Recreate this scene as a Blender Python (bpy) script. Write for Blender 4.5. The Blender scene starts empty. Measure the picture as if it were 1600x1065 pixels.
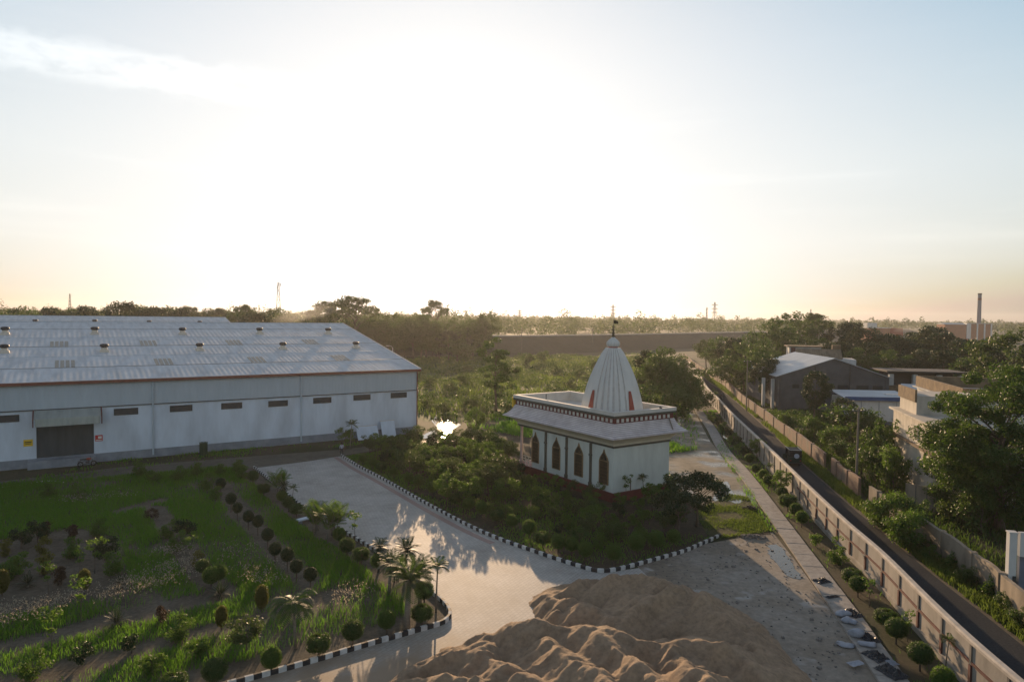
import bpy, bmesh, math, random
import numpy as np
from mathutils import Matrix, Vector
R_ = math.radians
SC = bpy.context.scene
COL = SC.collection
# ------------------------------------------------------------------ camera, sky, sun, exposure
CAM_H = 17.5; PITCH = R_(2.07); ROLL = R_(.72); FPX = 1600*24/36
RM = Matrix.Rotation(math.pi/2-PITCH, 3, 'X') @ Matrix.Rotation(ROLL, 3, 'Z')
cd = bpy.data.cameras.new('camera'); cam = bpy.data.objects.new('camera', cd); COL.objects.link(cam)
cd.lens = 24; cd.sensor_width = 36; cd.clip_start = .5; cd.clip_end = 12000
cam.matrix_world = Matrix.Translation((0, 0, CAM_H)) @ RM.to_4x4()
SC.camera = cam
SUN_EL = R_(9.9); SUN_AZ = R_(-5.4)          # azimuth from +Y, negative = to -X
SKY_SAT = .6; SKY_ROLL = 4.4
W = bpy.data.worlds.new('World'); SC.world = W; W.use_nodes = True
wn = W.node_tree.nodes; wl = W.node_tree.links
bg = wn['Background']; bg.inputs['Strength'].default_value = .14
sky = wn.new('ShaderNodeTexSky'); sky.sky_type = 'NISHITA'; sky.sun_disc = False
sky.sun_elevation = SUN_EL; sky.sun_rotation = SUN_AZ
sky.altitude = 0; sky.air_density = 1.0; sky.dust_density = 0.6; sky.ozone_density = 1.6
def wmath(op, a, b=None, c=None):
    n = wn.new('ShaderNodeMath'); n.operation = op
    for i, v in enumerate((a, b, c)):
        if v is None: continue
        if isinstance(v, (int, float)): n.inputs[i].default_value = v
        else: wl.new(v, n.inputs[i])
    return n.outputs[0]
def wramp(v, a, b):
    n = wn.new('ShaderNodeMapRange'); n.interpolation_type = 'SMOOTHSTEP'
    n.inputs[1].default_value = a; n.inputs[2].default_value = b; wl.new(v, n.inputs[0]); return n.outputs[0]
tc = wn.new('ShaderNodeTexCoord'); sx = wn.new('ShaderNodeSeparateXYZ'); wl.new(tc.outputs['Generated'], sx.inputs[0])
az = wmath('DIVIDE', sx.outputs[0], wmath('MAXIMUM', sx.outputs[1], .05)); el = sx.outputs[2]
cx = wn.new('ShaderNodeCombineXYZ'); wl.new(wmath('MULTIPLY', az, 9.), cx.inputs[0]); wl.new(wmath('MULTIPLY', el, 26.), cx.inputs[1])
nz = wn.new('ShaderNodeTexNoise'); nz.inputs['Scale'].default_value = 1.3; nz.inputs['Detail'].default_value = 9; nz.inputs['Roughness'].default_value = .62
wl.new(cx.outputs[0], nz.inputs[0])
ridge = wmath('SUBTRACT', el, wmath('ADD', wmath('MULTIPLY', az, .0), .292))
dist = wmath('ABSOLUTE', ridge)
band = wmath('MULTIPLY', wramp(wmath('ADD', dist, wmath('MULTIPLY', wmath('SUBTRACT', nz.outputs[0], .5), .05)), .028, .012), wramp(az, -.22, -.52))
cl = wmath('MULTIPLY', band, wramp(nz.outputs[0], .22, .66))
cx2 = wn.new('ShaderNodeCombineXYZ'); wl.new(wmath('MULTIPLY', az, 2.2), cx2.inputs[0]); wl.new(wmath('MULTIPLY', el, 30.), cx2.inputs[1])
nz2 = wn.new('ShaderNodeTexNoise'); nz2.inputs['Scale'].default_value = 1.; nz2.inputs['Detail'].default_value = 6; wl.new(cx2.outputs[0], nz2.inputs[0])
veil = wmath('MULTIPLY', wmath('MULTIPLY', wramp(nz2.outputs[0], .5, .8), wramp(el, .45, .15)), .16)
fac = wmath('MAXIMUM', wmath('MULTIPLY', cl, .62), veil)
hs = wn.new('ShaderNodeHueSaturation'); hs.inputs['Saturation'].default_value = SKY_SAT; wl.new(sky.outputs[0], hs.inputs['Color']); wl.new(wmath('ADD', .42, wmath('MULTIPLY', wramp(el, 0, .3), SKY_SAT-.42)), hs.inputs['Saturation'])
dust = wn.new('ShaderNodeValToRGB'); de = dust.color_ramp.elements; de[0].position = 0; de[0].color = (.27, .25, .26, 1); de[1].position = .34; de[1].color = (1, 1, 1, 1)
e_ = de.new(.10); e_.color = (.76, .735, .71, 1); e_ = de.new(.2); e_.color = (.94, .93, .90, 1); wl.new(el, dust.inputs[0])
dm = wn.new('ShaderNodeMixRGB'); dm.blend_type = 'MULTIPLY'; dm.inputs[0].default_value = 1; wl.new(hs.outputs[0], dm.inputs[1]); wl.new(dust.outputs[0], dm.inputs[2])
def soft(c):      # bright air round the sun rolls off gently
    s = wn.new('ShaderNodeSeparateColor'); wl.new(c, s.inputs[0]); o = wn.new('ShaderNodeCombineColor')
    for i in range(3):
        lo = wmath('MINIMUM', s.outputs[i], 2.7); hi = wmath('MAXIMUM', wmath('SUBTRACT', s.outputs[i], 2.7), 0)
        h2 = wmath('MULTIPLY', hi, 1.85); wl.new(wmath('ADD', lo, wmath('DIVIDE', h2, wmath('ADD', 1, wmath('MULTIPLY', h2, 1/SKY_ROLL)))), o.inputs[i])
    return o.outputs[0]
add = wn.new('ShaderNodeMixRGB'); add.blend_type = 'ADD'; wl.new(fac, add.inputs[0]); wl.new(soft(dm.outputs[0]), add.inputs[1]); add.inputs[2].default_value = (2.2, 2.05, 1.85, 1)
wl.new(add.outputs[0], bg.inputs[0])
sl = bpy.data.lights.new('sun', 'SUN'); sl.energy = 5; sl.angle = R_(.5); sl.color = (1, .68, .40)
so = bpy.data.objects.new('sun', sl); COL.objects.link(so)
SDIR = Vector((math.sin(SUN_AZ)*math.cos(SUN_EL), math.cos(SUN_AZ)*math.cos(SUN_EL), math.sin(SUN_EL)))
so.rotation_euler = SDIR.to_track_quat('Z', 'Y').to_euler(); so.location = (0, 60, 60)
SC.view_settings.view_transform = 'Standard'; SC.view_settings.look = 'None'; SC.view_settings.gamma = 1
SC.view_settings.exposure = .35
HAZE_D = .00014
SC.cycles.max_bounces = 6; SC.cycles.diffuse_bounces = 3; SC.cycles.glossy_bounces = 3; SC.cycles.transmission_bounces = 4
SC.cycles.volume_bounces = 0; SC.cycles.sample_clamp_indirect = 6
# ------------------------------------------------------------------ pixel -> place (full size photo pixels)
def ray(x, y): return RM @ Vector(((x-800)/FPX, -(y-532.5)/FPX, -1))
def G(x, y, z=0.):
    d = ray(x, y); t = (z-CAM_H)/d.z; return Vector((d.x*t, d.y*t))
def at(x, y, Y):
    d = ray(x, y); t = Y/d.y; return Vector((d.x*t, Y, CAM_H+d.z*t))
def plane_hit(x, y, p, n):
    d = ray(x, y); o = Vector((0, 0, CAM_H)); t = (Vector(p)-o).dot(n)/d.dot(n); return o+d*t
def Gs(pts, z=0.): return [tuple(G(px, py, z)) for px, py in pts]
# ------------------------------------------------------------------ materials
MATS = {}
def newmat(name):
    m = bpy.data.materials.new(name); m.use_nodes = True; MATS[name] = m
    return m, m.node_tree.nodes, m.node_tree.links, m.node_tree.nodes['Principled BSDF']
def noise(n, l, coord, scale, detail=4, rough=.55, stretch=None):
    t = n.new('ShaderNodeTexNoise'); t.inputs['Scale'].default_value = scale; t.inputs['Detail'].default_value = detail; t.inputs['Roughness'].default_value = rough
    if stretch:
        mp = n.new('ShaderNodeMapping'); mp.inputs['Scale'].default_value = stretch; l.new(coord, mp.inputs[0]); coord = mp.outputs[0]
    l.new(coord, t.inputs[0]); return t.outputs[0]
def ramp(n, l, v, stops):
    r = n.new('ShaderNodeValToRGB'); e = r.color_ramp.elements
    while len(e) < len(stops): e.new(.5)
    for k, (p, c) in enumerate(stops): e[k].position = p; e[k].color = (*c, 1) if len(c) == 3 else c
    l.new(v, r.inputs[0]); return r.outputs[0]
def mixc(n, l, f, a, b, mode='MIX'):
    m = n.new('ShaderNodeMixRGB'); m.blend_type = mode
    for i, v in enumerate((f, a, b)):
        if isinstance(v, (int, float)): m.inputs[i].default_value = v
        elif isinstance(v, tuple): m.inputs[i].default_value = (*v, 1)
        else: l.new(v, m.inputs[i])
    return m.outputs[0]
def bump(n, l, b, h, strength, dist=.02):
    bm = n.new('ShaderNodeBump'); bm.inputs['Strength'].default_value = strength; bm.inputs['Distance'].default_value = dist
    l.new(h, bm.inputs['Height']); l.new(bm.outputs[0], b.inputs['Normal'])
def simple(name, c, rough=.7, metal=0., var=.25, scale=2., c2=None, stretch=None, bmp=.0, spec=None):
    m, n, l, b = newmat(name)
    g = n.new('ShaderNodeNewGeometry')
    f = noise(n, l, g.outputs['Position'], scale, 6, .6, stretch)
    c2 = c2 or tuple(x*(1-var) for x in c)
    l.new(ramp(n, l, f, [(.3, c2), (.62, c)]), b.inputs['Base Color'])
    b.inputs['Roughness'].default_value = rough; b.inputs['Metallic'].default_value = metal
    if spec is not None: b.inputs['Specular IOR Level'].default_value = spec
    if bmp: bump(n, l, b, noise(n, l, g.outputs['Position'], scale*6, 5), bmp, .03)
    return m
def leaf(name, c1, c2, trans, tf=.42, rough=.55):
    m, n, l, b = newmat(name)
    g = n.new('ShaderNodeNewGeometry'); oi = n.new('ShaderNodeObjectInfo')
    a = n.new('ShaderNodeMath'); a.operation = 'MULTIPLY_ADD'; l.new(g.outputs['Random Per Island'], a.inputs[0]); a.inputs[1].default_value = .7
    s = n.new('ShaderNodeMath'); s.operation = 'MULTIPLY'; l.new(oi.outputs['Random'], s.inputs[0]); s.inputs[1].default_value = .3; l.new(s.outputs[0], a.inputs[2])
    col = mixc(n, l, a.outputs[0], c1, c2); l.new(col, b.inputs['Base Color']); b.inputs['Roughness'].default_value = rough
    b.inputs['Specular IOR Level'].default_value = .35
    t = n.new('ShaderNodeBsdfTranslucent'); tcol = mixc(n, l, a.outputs[0], trans, tuple(x*.6 for x in trans)); l.new(tcol, t.inputs[0])
    mx = n.new('ShaderNodeMixShader'); mx.inputs[0].default_value = tf; l.new(b.outputs[0], mx.inputs[1]); l.new(t.outputs[0], mx.inputs[2])
    l.new(mx.outputs[0], n['Material Output'].inputs[0]); return m
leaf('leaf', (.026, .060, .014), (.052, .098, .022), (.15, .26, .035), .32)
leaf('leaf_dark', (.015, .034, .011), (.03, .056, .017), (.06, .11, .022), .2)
leaf('leaf_light', (.04, .092, .015), (.07, .13, .024), (.19, .33, .04), .42)
leaf('leaf_dusty', (.036, .062, .022), (.060, .092, .03), (.14, .21, .045), .38)
leaf('leaf_red', (.045, .028, .018), (.075, .05, .028), (.12, .07, .035), .3)
leaf('leaf_yellow', (.08, .085, .018), (.12, .115, .022), (.26, .27, .04), .4)
leaf('grass', (.048, .135, .016), (.09, .195, .026), (.24, .5, .045), .45)
leaf('grass_field', (.05, .088, .02), (.10, .145, .032), (.24, .35, .055), .45)
leaf('seed_head', (.26, .25, .19), (.42, .38, .30), (.5, .42, .3), .5)
simple('bark', (.13, .10, .075), .9, 0, .45, 6, stretch=(1, 1, .3), bmp=.4)
simple('palm_bark', (.24, .21, .17), .9, 0, .4, 5, stretch=(1, 1, 4))
# ------------------------------------------------------------------ mesh helpers
class MB:
    def __init__(s): s.v = []; s.f = []; s.mi = []
    def add(s, vs, fs, mi=0):
        o = len(s.v); s.v += [tuple(p) for p in vs]; s.f += [tuple(i+o for i in f) for f in fs]; s.mi += [mi]*len(fs); return s
    def box(s, c, d, rz=0, mi=0, taper=1):
        hx, hy, hz = d[0]/2, d[1]/2, d[2]/2; ca, sa = math.cos(rz), math.sin(rz); vs = []
        for z in (-1, 1):
            k = taper if z > 0 else 1
            for x, y in ((-1, -1), (1, -1), (1, 1), (-1, 1)):
                X, Y = x*hx*k, y*hy*k; vs.append((c[0]+X*ca-Y*sa, c[1]+X*sa+Y*ca, c[2]+z*hz))
        return s.add(vs, [(3, 2, 1, 0), (4, 5, 6, 7), (0, 1, 5, 4), (1, 2, 6, 5), (2, 3, 7, 6), (3, 0, 4, 7)], mi)
    def tube(s, ps, rs, n=7, mi=0, cap=True):
        ps = [Vector(p) for p in ps]; rings = []; o = len(s.v); N = len(ps)
        if isinstance(rs, (int, float)): rs = [rs]*N
        t0 = (ps[1]-ps[0]).normalized(); ref = Vector((0, 0, 1)) if abs(t0.z) < .9 else Vector((1, 0, 0))
        for i, p in enumerate(ps):
            t = (ps[min(i+1, N-1)]-ps[max(i-1, 0)]).normalized(); a = t.cross(ref)
            if a.length < 1e-5: a = t.cross(Vector((0, 1, 0)))
            a.normalize(); b = t.cross(a)
            for k in range(n):
                an = 2*math.pi*k/n; q = p+(a*math.cos(an)+b*math.sin(an))*rs[i]; s.v.append(tuple(q))
        for i in range(N-1):
            for k in range(n):
                k2 = (k+1) % n; s.f.append((o+i*n+k, o+i*n+k2, o+(i+1)*n+k2, o+(i+1)*n+k)); s.mi.append(mi)
        if cap:
            s.f.append(tuple(o+k for k in range(n))[::-1]); s.f.append(tuple(o+(N-1)*n+k for k in range(n))); s.mi += [mi, mi]
        return s
    def prism(s, poly, z0, z1, mi=0):
        n = len(poly); vs = [(x, y, z0) for x, y in poly]+[(x, y, z1) for x, y in poly]
        return s.add(vs, [tuple(range(n))[::-1], tuple(range(n, 2*n))]+[(i, (i+1) % n, n+(i+1) % n, n+i) for i in range(n)], mi)
    def extr(s, pts, vec, mi=0):      # planar polygon of 3-D points pushed along vec
        n = len(pts); v = Vector(vec); vs = [tuple(p) for p in pts]+[tuple(Vector(p)+v) for p in pts]
        return s.add(vs, [tuple(range(n))[::-1], tuple(range(n, 2*n))]+[(i, (i+1) % n, n+(i+1) % n, n+i) for i in range(n)], mi)
    def lathe(s, prof, c=(0, 0, 0), n=16, mi=0):
        o = len(s.v)
        for r, z in prof:
            for k in range(n):
                a = 2*math.pi*k/n; s.v.append((c[0]+r*math.cos(a), c[1]+r*math.sin(a), c[2]+z))
        for i in range(len(prof)-1):
            for k in range(n):
                k2 = (k+1) % n; s.f.append((o+i*n+k, o+i*n+k2, o+(i+1)*n+k2, o+(i+1)*n+k)); s.mi.append(mi)
        s.f.append(tuple(o+k for k in range(n))[::-1]); s.f.append(tuple(o+(len(prof)-1)*n+k for k in range(n))); s.mi += [mi, mi]
        return s
    def mesh(s, name, mats, smooth=False):
        me = bpy.data.meshes.new(name); me.from_pydata(s.v, [], s.f)
        for m in (mats if isinstance(mats, (list, tuple)) else [mats]): me.materials.append(MATS[m])
        me.polygons.foreach_set('material_index', s.mi)
        bm = bmesh.new(); bm.from_mesh(me); bmesh.ops.recalc_face_normals(bm, faces=bm.faces); bm.to_mesh(me); bm.free()
        if smooth: me.polygons.foreach_set('use_smooth', [True]*len(me.polygons))
        me.update(); return me
    def build(s, name, mats, parent=None, smooth=False):
        return link(name, s.mesh(name, mats, smooth), parent)
def link(name, me, parent=None):
    o = bpy.data.objects.new(name, me); COL.objects.link(o)
    if parent: o.parent = parent
    return o
def tag(o, label, cat, group=None):
    o['label'] = label; o['category'] = cat
    if group: o['group'] = group
    return o
def struct(o): o['kind'] = 'structure'; return o
def thing(name, label, cat, loc=(0, 0, 0), rz=0, group=None):
    o = bpy.data.objects.new(name, None); COL.objects.link(o); o.empty_display_size = .3
    o.location = loc if len(loc) == 3 else (*loc, 0); o.rotation_euler = (0, 0, rz)
    return tag(o, label, cat, group)
def npmesh(name, co, nper, mats):
    co = np.asarray(co, dtype=np.float32).reshape(-1, 3); n = len(co)//nper
    me = bpy.data.meshes.new(name); me.vertices.add(len(co)); me.vertices.foreach_set('co', co.ravel())
    me.loops.add(n*nper); me.loops.foreach_set('vertex_index', np.arange(n*nper, dtype=np.int32))
    me.polygons.add(n); me.polygons.foreach_set('loop_start', np.arange(0, n*nper, nper, dtype=np.int32))
    for m in (mats if isinstance(mats, (list, tuple)) else [mats]): me.materials.append(MATS[m])
    me.update(calc_edges=True); return me
def leafco(C, size, rng, up=.5, aspect=.5, outw=None, droop=0.):
    n = len(C); size = np.broadcast_to(size, (n,))[:, None]
    nr = rng.normal(size=(n, 3)); nr /= np.linalg.norm(nr, axis=1)[:, None]; nr[:, 2] = nr[:, 2]+up
    if outw is not None: nr += outw*.9
    nr /= np.linalg.norm(nr, axis=1)[:, None]+1e-9
    d = rng.normal(size=(n, 3)); d[:, 2] -= droop; d -= nr*(d*nr).sum(1)[:, None]; d /= np.linalg.norm(d, axis=1)[:, None]+1e-9
    w = np.cross(nr, d); lift = nr*size*.08
    return np.stack([C-d*size*.5, C+w*size*aspect*.5+lift, C+d*size*.5, C-w*size*aspect*.5+lift], 1)
def catmull(pts, step):
    P = [Vector(p) for p in pts]; out = []
    for i in range(len(P)-1):
        p0, p1, p2, p3 = P[max(i-1, 0)], P[i], P[i+1], P[min(i+2, len(P)-1)]; n = max(1, int((p2-p1).length/step*3))
        for k in range(n):
            t = k/n; out.append(.5*((2*p1)+(p2-p0)*t+(2*p0-5*p1+4*p2-p3)*t*t+(3*p1-p0-3*p2+p3)*t**3))
    out.append(P[-1]); res = [out[0]]; acc = 0
    for a, b in zip(out, out[1:]):
        L = (b-a).length
        while L > 0 and acc+L >= step:
            a = a+(b-a)*((step-acc)/L); res.append(a); L = (b-a).length; acc = 0
        acc += L
    if (res[-1]-out[-1]).length > step*.4: res.append(out[-1])
    return res
def sweep(mb, path, prof, closed=True, mi=0, alt=False, zf=None):
    n = len(prof); o = len(mb.v); N = len(path); path = [Vector(p).to_2d() for p in path]
    for i, p in enumerate(path):
        t = (path[min(i+1, N-1)]-path[max(i-1, 0)]).normalized(); nr = Vector((t.y, -t.x))
        for off, z in prof:
            q = p+nr*off; mb.v.append((q.x, q.y, z+(zf(i) if zf else 0)))
    m = n if closed else n-1
    for i in range(N-1):
        for k in range(m):
            k2 = (k+1) % n; mb.f.append((o+i*n+k, o+i*n+k2, o+(i+1)*n+k2, o+(i+1)*n+k)); mb.mi.append((i % 2) if alt else mi)
    if closed:
        mb.f.append(tuple(o+k for k in range(n))[::-1]); mb.f.append(tuple(o+(N-1)*n+k for k in range(n))); mb.mi += [mi, mi]
    return mb
def inpoly(P, poly):
    x, y = P[:, 0], P[:, 1]; ins = np.zeros(len(P), bool); n = len(poly)
    for i in range(n):
        x1, y1 = poly[i]; x2, y2 = poly[(i+1) % n]
        c = ((y1 > y) != (y2 > y)) & (x < (x2-x1)*(y-y1)/((y2-y1) if y2 != y1 else 1e-9)+x1); ins ^= c
    return ins
def vnoise(x, y, seed=0):
    r = np.random.default_rng(seed); T = r.random((64, 64)); xi = np.floor(x).astype(int); yi = np.floor(y).astype(int); fx = x-xi; fy = y-yi
    fx = fx*fx*(3-2*fx); fy = fy*fy*(3-2*fy); a = lambda i, j: T[(xi+i) % 64, (yi+j) % 64]
    return (a(0, 0)*(1-fx)+a(1, 0)*fx)*(1-fy)+(a(0, 1)*(1-fx)+a(1, 1)*fx)*fy
def fnoise(x, y, seed=0, o=4):
    s = 0; a = 1; t = 0
    for k in range(o): s = s+a*vnoise(x*2**k, y*2**k, seed+k); t += a; a *= .5
    return s/t
ORD = 'first second third fourth fifth sixth seventh eighth ninth tenth eleventh twelfth thirteenth fourteenth fifteenth sixteenth seventeenth eighteenth nineteenth twentieth'.split()+['twenty-'+w for w in 'first second third fourth fifth sixth seventh eighth ninth'.split()]
# ------------------------------------------------------------------ the setting: ground, yards, road, path, puddles
def flat(name, poly, mat, z=.004):
    mb = MB(); mb.add([(x, y, z) for x, y in poly], [tuple(range(len(poly)))]); me = mb.mesh(name, mat)
    bm = bmesh.new(); bm.from_mesh(me); bmesh.ops.triangulate(bm, faces=bm.faces)
    for f in bm.faces:
        if f.normal.z < 0: f.normal_flip()
    bm.to_mesh(me); bm.free()
    return struct(link(name, me))
def ground_mat(name, stops, scale, rough=.92, bmp=.3, detail_scale=3., speck=None, wet=False):
    m, n, l, b = newmat(name); g = n.new('ShaderNodeNewGeometry'); p = g.outputs['Position']
    c = ramp(n, l, noise(n, l, p, scale, 8, .6), stops)
    f2 = noise(n, l, p, detail_scale, 6, .65)
    c = mixc(n, l, .75, c, ramp(n, l, f2, [(.25, (.45, .45, .45)), (.7, (1.15, 1.12, 1.08))]), 'MULTIPLY')
    if speck: c = mixc(n, l, ramp(n, l, noise(n, l, p, speck[1], 3), [(.60, (0, 0, 0)), (.68, (1, 1, 1))]), c, speck[0])
    l.new(c, b.inputs['Base Color']); b.inputs['Roughness'].default_value = rough; b.inputs['Specular IOR Level'].default_value = .25
    if wet: l.new(ramp(n, l, noise(n, l, p, scale*.8, 4), [(.40, (.22, .22, .22)), (.55, (.9, .9, .9))]), b.inputs['Roughness'])
    bump(n, l, b, noise(n, l, p, detail_scale*2.5, 6, .7), bmp, .08); return m
ground_mat('m_ground', [(.3, (.035, .045, .018)), (.48, (.055, .062, .027)), (.62, (.10, .082, .055)), (.8, (.06, .07, .03))], .07)
ground_mat('m_field', [(.3, (.035, .06, .018)), (.5, (.06, .092, .026)), (.65, (.085, .115, .035)), (.8, (.045, .065, .025))], .06)
ground_mat('m_garden', [(.3, (.085, .074, .056)), (.5, (.13, .112, .085)), (.75, (.17, .15, .115))], .5, .95, .6, 4.)
ground_mat('m_thicket', [(.3, (.05, .045, .03)), (.5, (.075, .06, .04)), (.7, (.04, .05, .02))], .35, .95, .5, 3.)
ground_mat('m_dirt', [(.28, (.20, .165, .125)), (.45, (.27, .235, .19)), (.6, (.33, .30, .26)), (.8, (.22, .18, .13))], .16, .8, .35, 2.2, ((.36, .34, .31), .5))
ground_mat('m_wetyard', [(.3, (.15, .135, .10)), (.5, (.24, .215, .165)), (.7, (.30, .27, .22))], .25, .6, .35, 1.2, None, True)
ground_mat('m_track', [(.3, (.085, .08, .06)), (.5, (.13, .12, .095)), (.75, (.06, .07, .035))], .2, .7, .4, 1.5)
ground_mat('m_lawn', [(.3, (.045, .055, .02)), (.55, (.07, .08, .03)), (.75, (.11, .09, .055))], .6, .95, .6, 6.)
ground_mat('m_asphalt', [(.3, (.046, .050, .056)), (.6, (.062, .066, .071)), (.8, (.08, .079, .077))], .25, .97, .15, 8.); MATS['m_asphalt'].node_tree.nodes['Principled BSDF'].inputs['Specular IOR Level'].default_value = .04
ground_mat('m_shoulder', [(.3, (.10, .085, .06)), (.6, (.16, .135, .10)), (.8, (.07, .075, .035))], .8, .9, .4, 5.)
ground_mat('m_slab', [(.3, (.30, .275, .25)), (.55, (.38, .355, .325)), (.8, (.33, .30, .27))], .3, .8, .2, 3.)
ground_mat('m_sand', [(.3, (.26, .19, .13)), (.5, (.37, .272, .185)), (.7, (.33, .245, .168)), (.85, (.235, .172, .12))], .35, .95, .6, 3.5)
ground_mat('m_stone', [(.3, (.022, .026, .022)), (.55, (.036, .04, .034)), (.8, (.028, .034, .022))], .03, .9, .3, .35)
# paving blocks with dust drifts
m, n, l, b = newmat('m_paver'); g = n.new('ShaderNodeNewGeometry'); mp = n.new('ShaderNodeMapping'); mp.inputs['Rotation'].default_value = (0, 0, R_(-57)); l.new(g.outputs['Position'], mp.inputs[0])
bt = n.new('ShaderNodeTexBrick'); bt.inputs['Scale'].default_value = 1; bt.inputs['Brick Width'].default_value = .36; bt.inputs['Row Height'].default_value = .24; bt.inputs['Mortar Size'].default_value = .014
bt.inputs['Color1'].default_value = (.46, .44, .405, 1); bt.inputs['Color2'].default_value = (.40, .38, .35, 1); bt.inputs['Mortar'].default_value = (.28, .27, .25, 1); l.new(mp.outputs[0], bt.inputs[0])
c = mixc(n, l, .8, bt.outputs[0], ramp(n, l, noise(n, l, g.outputs['Position'], .35, 8, .65), [(.3, (.72, .70, .67)), (.65, (1.1, 1.1, 1.1))]), 'MULTIPLY')
sp = n.new('ShaderNodeSeparateXYZ'); l.new(g.outputs['Position'], sp.inputs[0])
ma = n.new('ShaderNodeMath'); ma.operation = 'MULTIPLY_ADD'; l.new(sp.outputs[1], ma.inputs[0]); ma.inputs[1].default_value = -.045; ma.inputs[2].default_value = 1.72
mb_ = n.new('ShaderNodeMath'); mb_.operation = 'ADD'; l.new(ma.outputs[0], mb_.inputs[0]); l.new(noise(n, l, g.outputs['Position'], .3, 6, .6), mb_.inputs[1])
df = ramp(n, l, mb_.outputs[0], [(.45, (0, 0, 0)), (.8, (1, 1, 1))])
l.new(mixc(n, l, df, c, (.33, .25, .175)), b.inputs['Base Color']); b.inputs['Roughness'].default_value = .7; b.inputs['Specular IOR Level'].default_value = .3
hb = n.new('ShaderNodeMath'); hb.operation = 'ADD'; l.new(bt.outputs['Fac'], hb.inputs[0]); l.new(noise(n, l, g.outputs['Position'], 1.1, 5), hb.inputs[1]); bump(n, l, b, hb.outputs[0], .25, -.03)
simple('m_redpaver', (.30, .20, .175), .6, 0, .25, 3)
m, n, l, b = newmat('m_water'); b.inputs['Base Color'].default_value = (.05, .045, .035, 1); b.inputs['Roughness'].default_value = .04; b.inputs['Specular IOR Level'].default_value = .7; b.inputs['IOR'].default_value = 1.33
g = n.new('ShaderNodeNewGeometry'); bump(n, l, b, noise(n, l, g.outputs['Position'], 1.6, 4), .06, .02)

flat('ground', [(-3500, -60), (3500, -60), (3500, 3500), (-3500, 3500)], 'm_ground', 0)
flat('field', [(-45, 160), (-14, 112), (-4, 113), (10, 104), (24, 108), (33, 128), (40, 155), (60, 250), (50, 296), (-60, 250), (-60, 200)], 'm_field', .004)
KR = Gs([(533, 712), (560, 729), (600, 750), (680, 795), (760, 835), (850, 868), (915, 889), (935, 893.5), (960, 892), (1000, 882), (1040, 871), (1070, 862), (1098, 850), (1125, 838)])
KL = Gs([(397, 731), (430, 757), (470, 790), (535, 830), (600, 870), (660, 915), (693, 943), (703, 960), (700, 968), (688, 976), (640, 990), (560, 1013), (480, 1037), (380, 1065), (250, 1100)])
kr = catmull(KR, .43); kl = catmull(KL, .39)
flat('paved_yard', [tuple(p) for p in catmull(KR[:9], 2)]+[(9.5, 47.4), (10.5, 44), (11, 38), (9, 30), (4, 24), (-22, 24)]+[tuple(p) for p in catmull(KL, 2)][::-1]+[(-24, 80.5)], 'm_paver', .008)
dirt = Gs([(1098, 850), (1207, 831), (1240, 872), (1275, 920), (1312, 972), (1342, 1020), (1378, 1068)])+[(19.2, 24), (3.5, 24), (8.5, 30), (10.2, 38), (10, 43), (9, 47.6)]
flat('dirt_yard', dirt, 'm_dirt', .012)
flat('temple_yard', Gs([(1000, 638), (1084, 641), (1110, 690), (1160, 742), (1185, 790), (1100, 800), (1040, 760), (1000, 700)]), 'm_wetyard', .004)
flat('garden_bed', [tuple(p) for p in kl]+[(-60, 24), (-75, 60), (-45, 70)], 'm_garden', .02)
flat('temple_garden', [tuple(p) for p in kr]+Gs([(1205, 835), (1165, 775), (1110, 800), (1060, 760), (960, 700), (800, 672), (735, 688), (640, 694)]), 'm_thicket', .02)
flat('lawn', Gs([(1085, 800), (1140, 772), (1168, 776), (1207, 830), (1150, 838), (1110, 845)]), 'm_lawn', .026)
flat('track', Gs([(0, 752), (200, 728), (400, 712), (533, 702), (640, 690), (740, 682), (800, 668), (1000, 640), (1000, 652), (800, 684), (740, 694), (640, 700), (545, 718), (400, 738), (330, 740), (0, 775)]), 'm_track', .006)
o = sweep(MB(), [Vector(p)+Vector((-.5, -.8)) for p in kr[:int(len(kr)*.62)]], [(-.28, .013), (.28, .013)], False).build('paving_band', 'm_redpaver'); struct(o)
WALL = [(62, 238), (54, 198), (43.9, 153.5), (39.5, 130), (35.5, 109.2), (30.2, 78.5), (27.3, 62.3), (25.4, 51.2), (24.4, 44.2), (23.0, 37.), (22.2, 32.4), (21.7, 28.5), (21, 22)]
ROADR = [(77, 310), (66, 245), (56.5, 199.7), (50.2, 159.3), (45.6, 133.4), (39.5, 101.6), (35.7, 83.4), (33.6, 71.9), (32.0, 63.), (30.9, 55.9), (29.9, 50.1), (29.1, 45.0), (28.5, 40.3), (27.9, 36.2), (27.2, 30), (26.4, 22)]
rr = catmull(ROADR, 2.)
o = struct(sweep(MB(), rr, [(4.6, .008), (0, .008)], False).build('road', 'm_asphalt'))
o = struct(sweep(MB(), rr, [(0, .006), (-.35, .006)], False).build('shoulder', 'm_shoulder'))
PL = Gs([(1083, 642), (1118, 701), (1160, 741), (1187, 790), (1213, 836), (1265, 911), (1305, 967), (1335, 1017), (1370, 1066)]); PRr = Gs([(1097, 641), (1124, 682), (1165, 737), (1190, 765), (1238, 834), (1300, 916), (1350, 970), (1387, 1017), (1419, 1066)])
pl = catmull(PL, 1.); pc = [(Vector(a)+Vector(b))/2 for a, b in zip([(34.5, 128.7), (31., 108), (27.6, 91.), (25.6, 76), (22.9, 60), (21.5, 52), (20.3, 44.8), (19.3, 39.4), (18.5, 35.6), (17.9, 32.)], [(36.4, 129), (32.7, 108), (29.3, 91.), (27.1, 76), (24.3, 60), (22.9, 52), (21.6, 44.8), (20.7, 39.4), (20.0, 35.6), (19.3, 32.)])]+[Vector((17.4, 24))]
pcs = catmull(pc, 1.25)
mbp = MB()
rng0 = random.Random(5)
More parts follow.
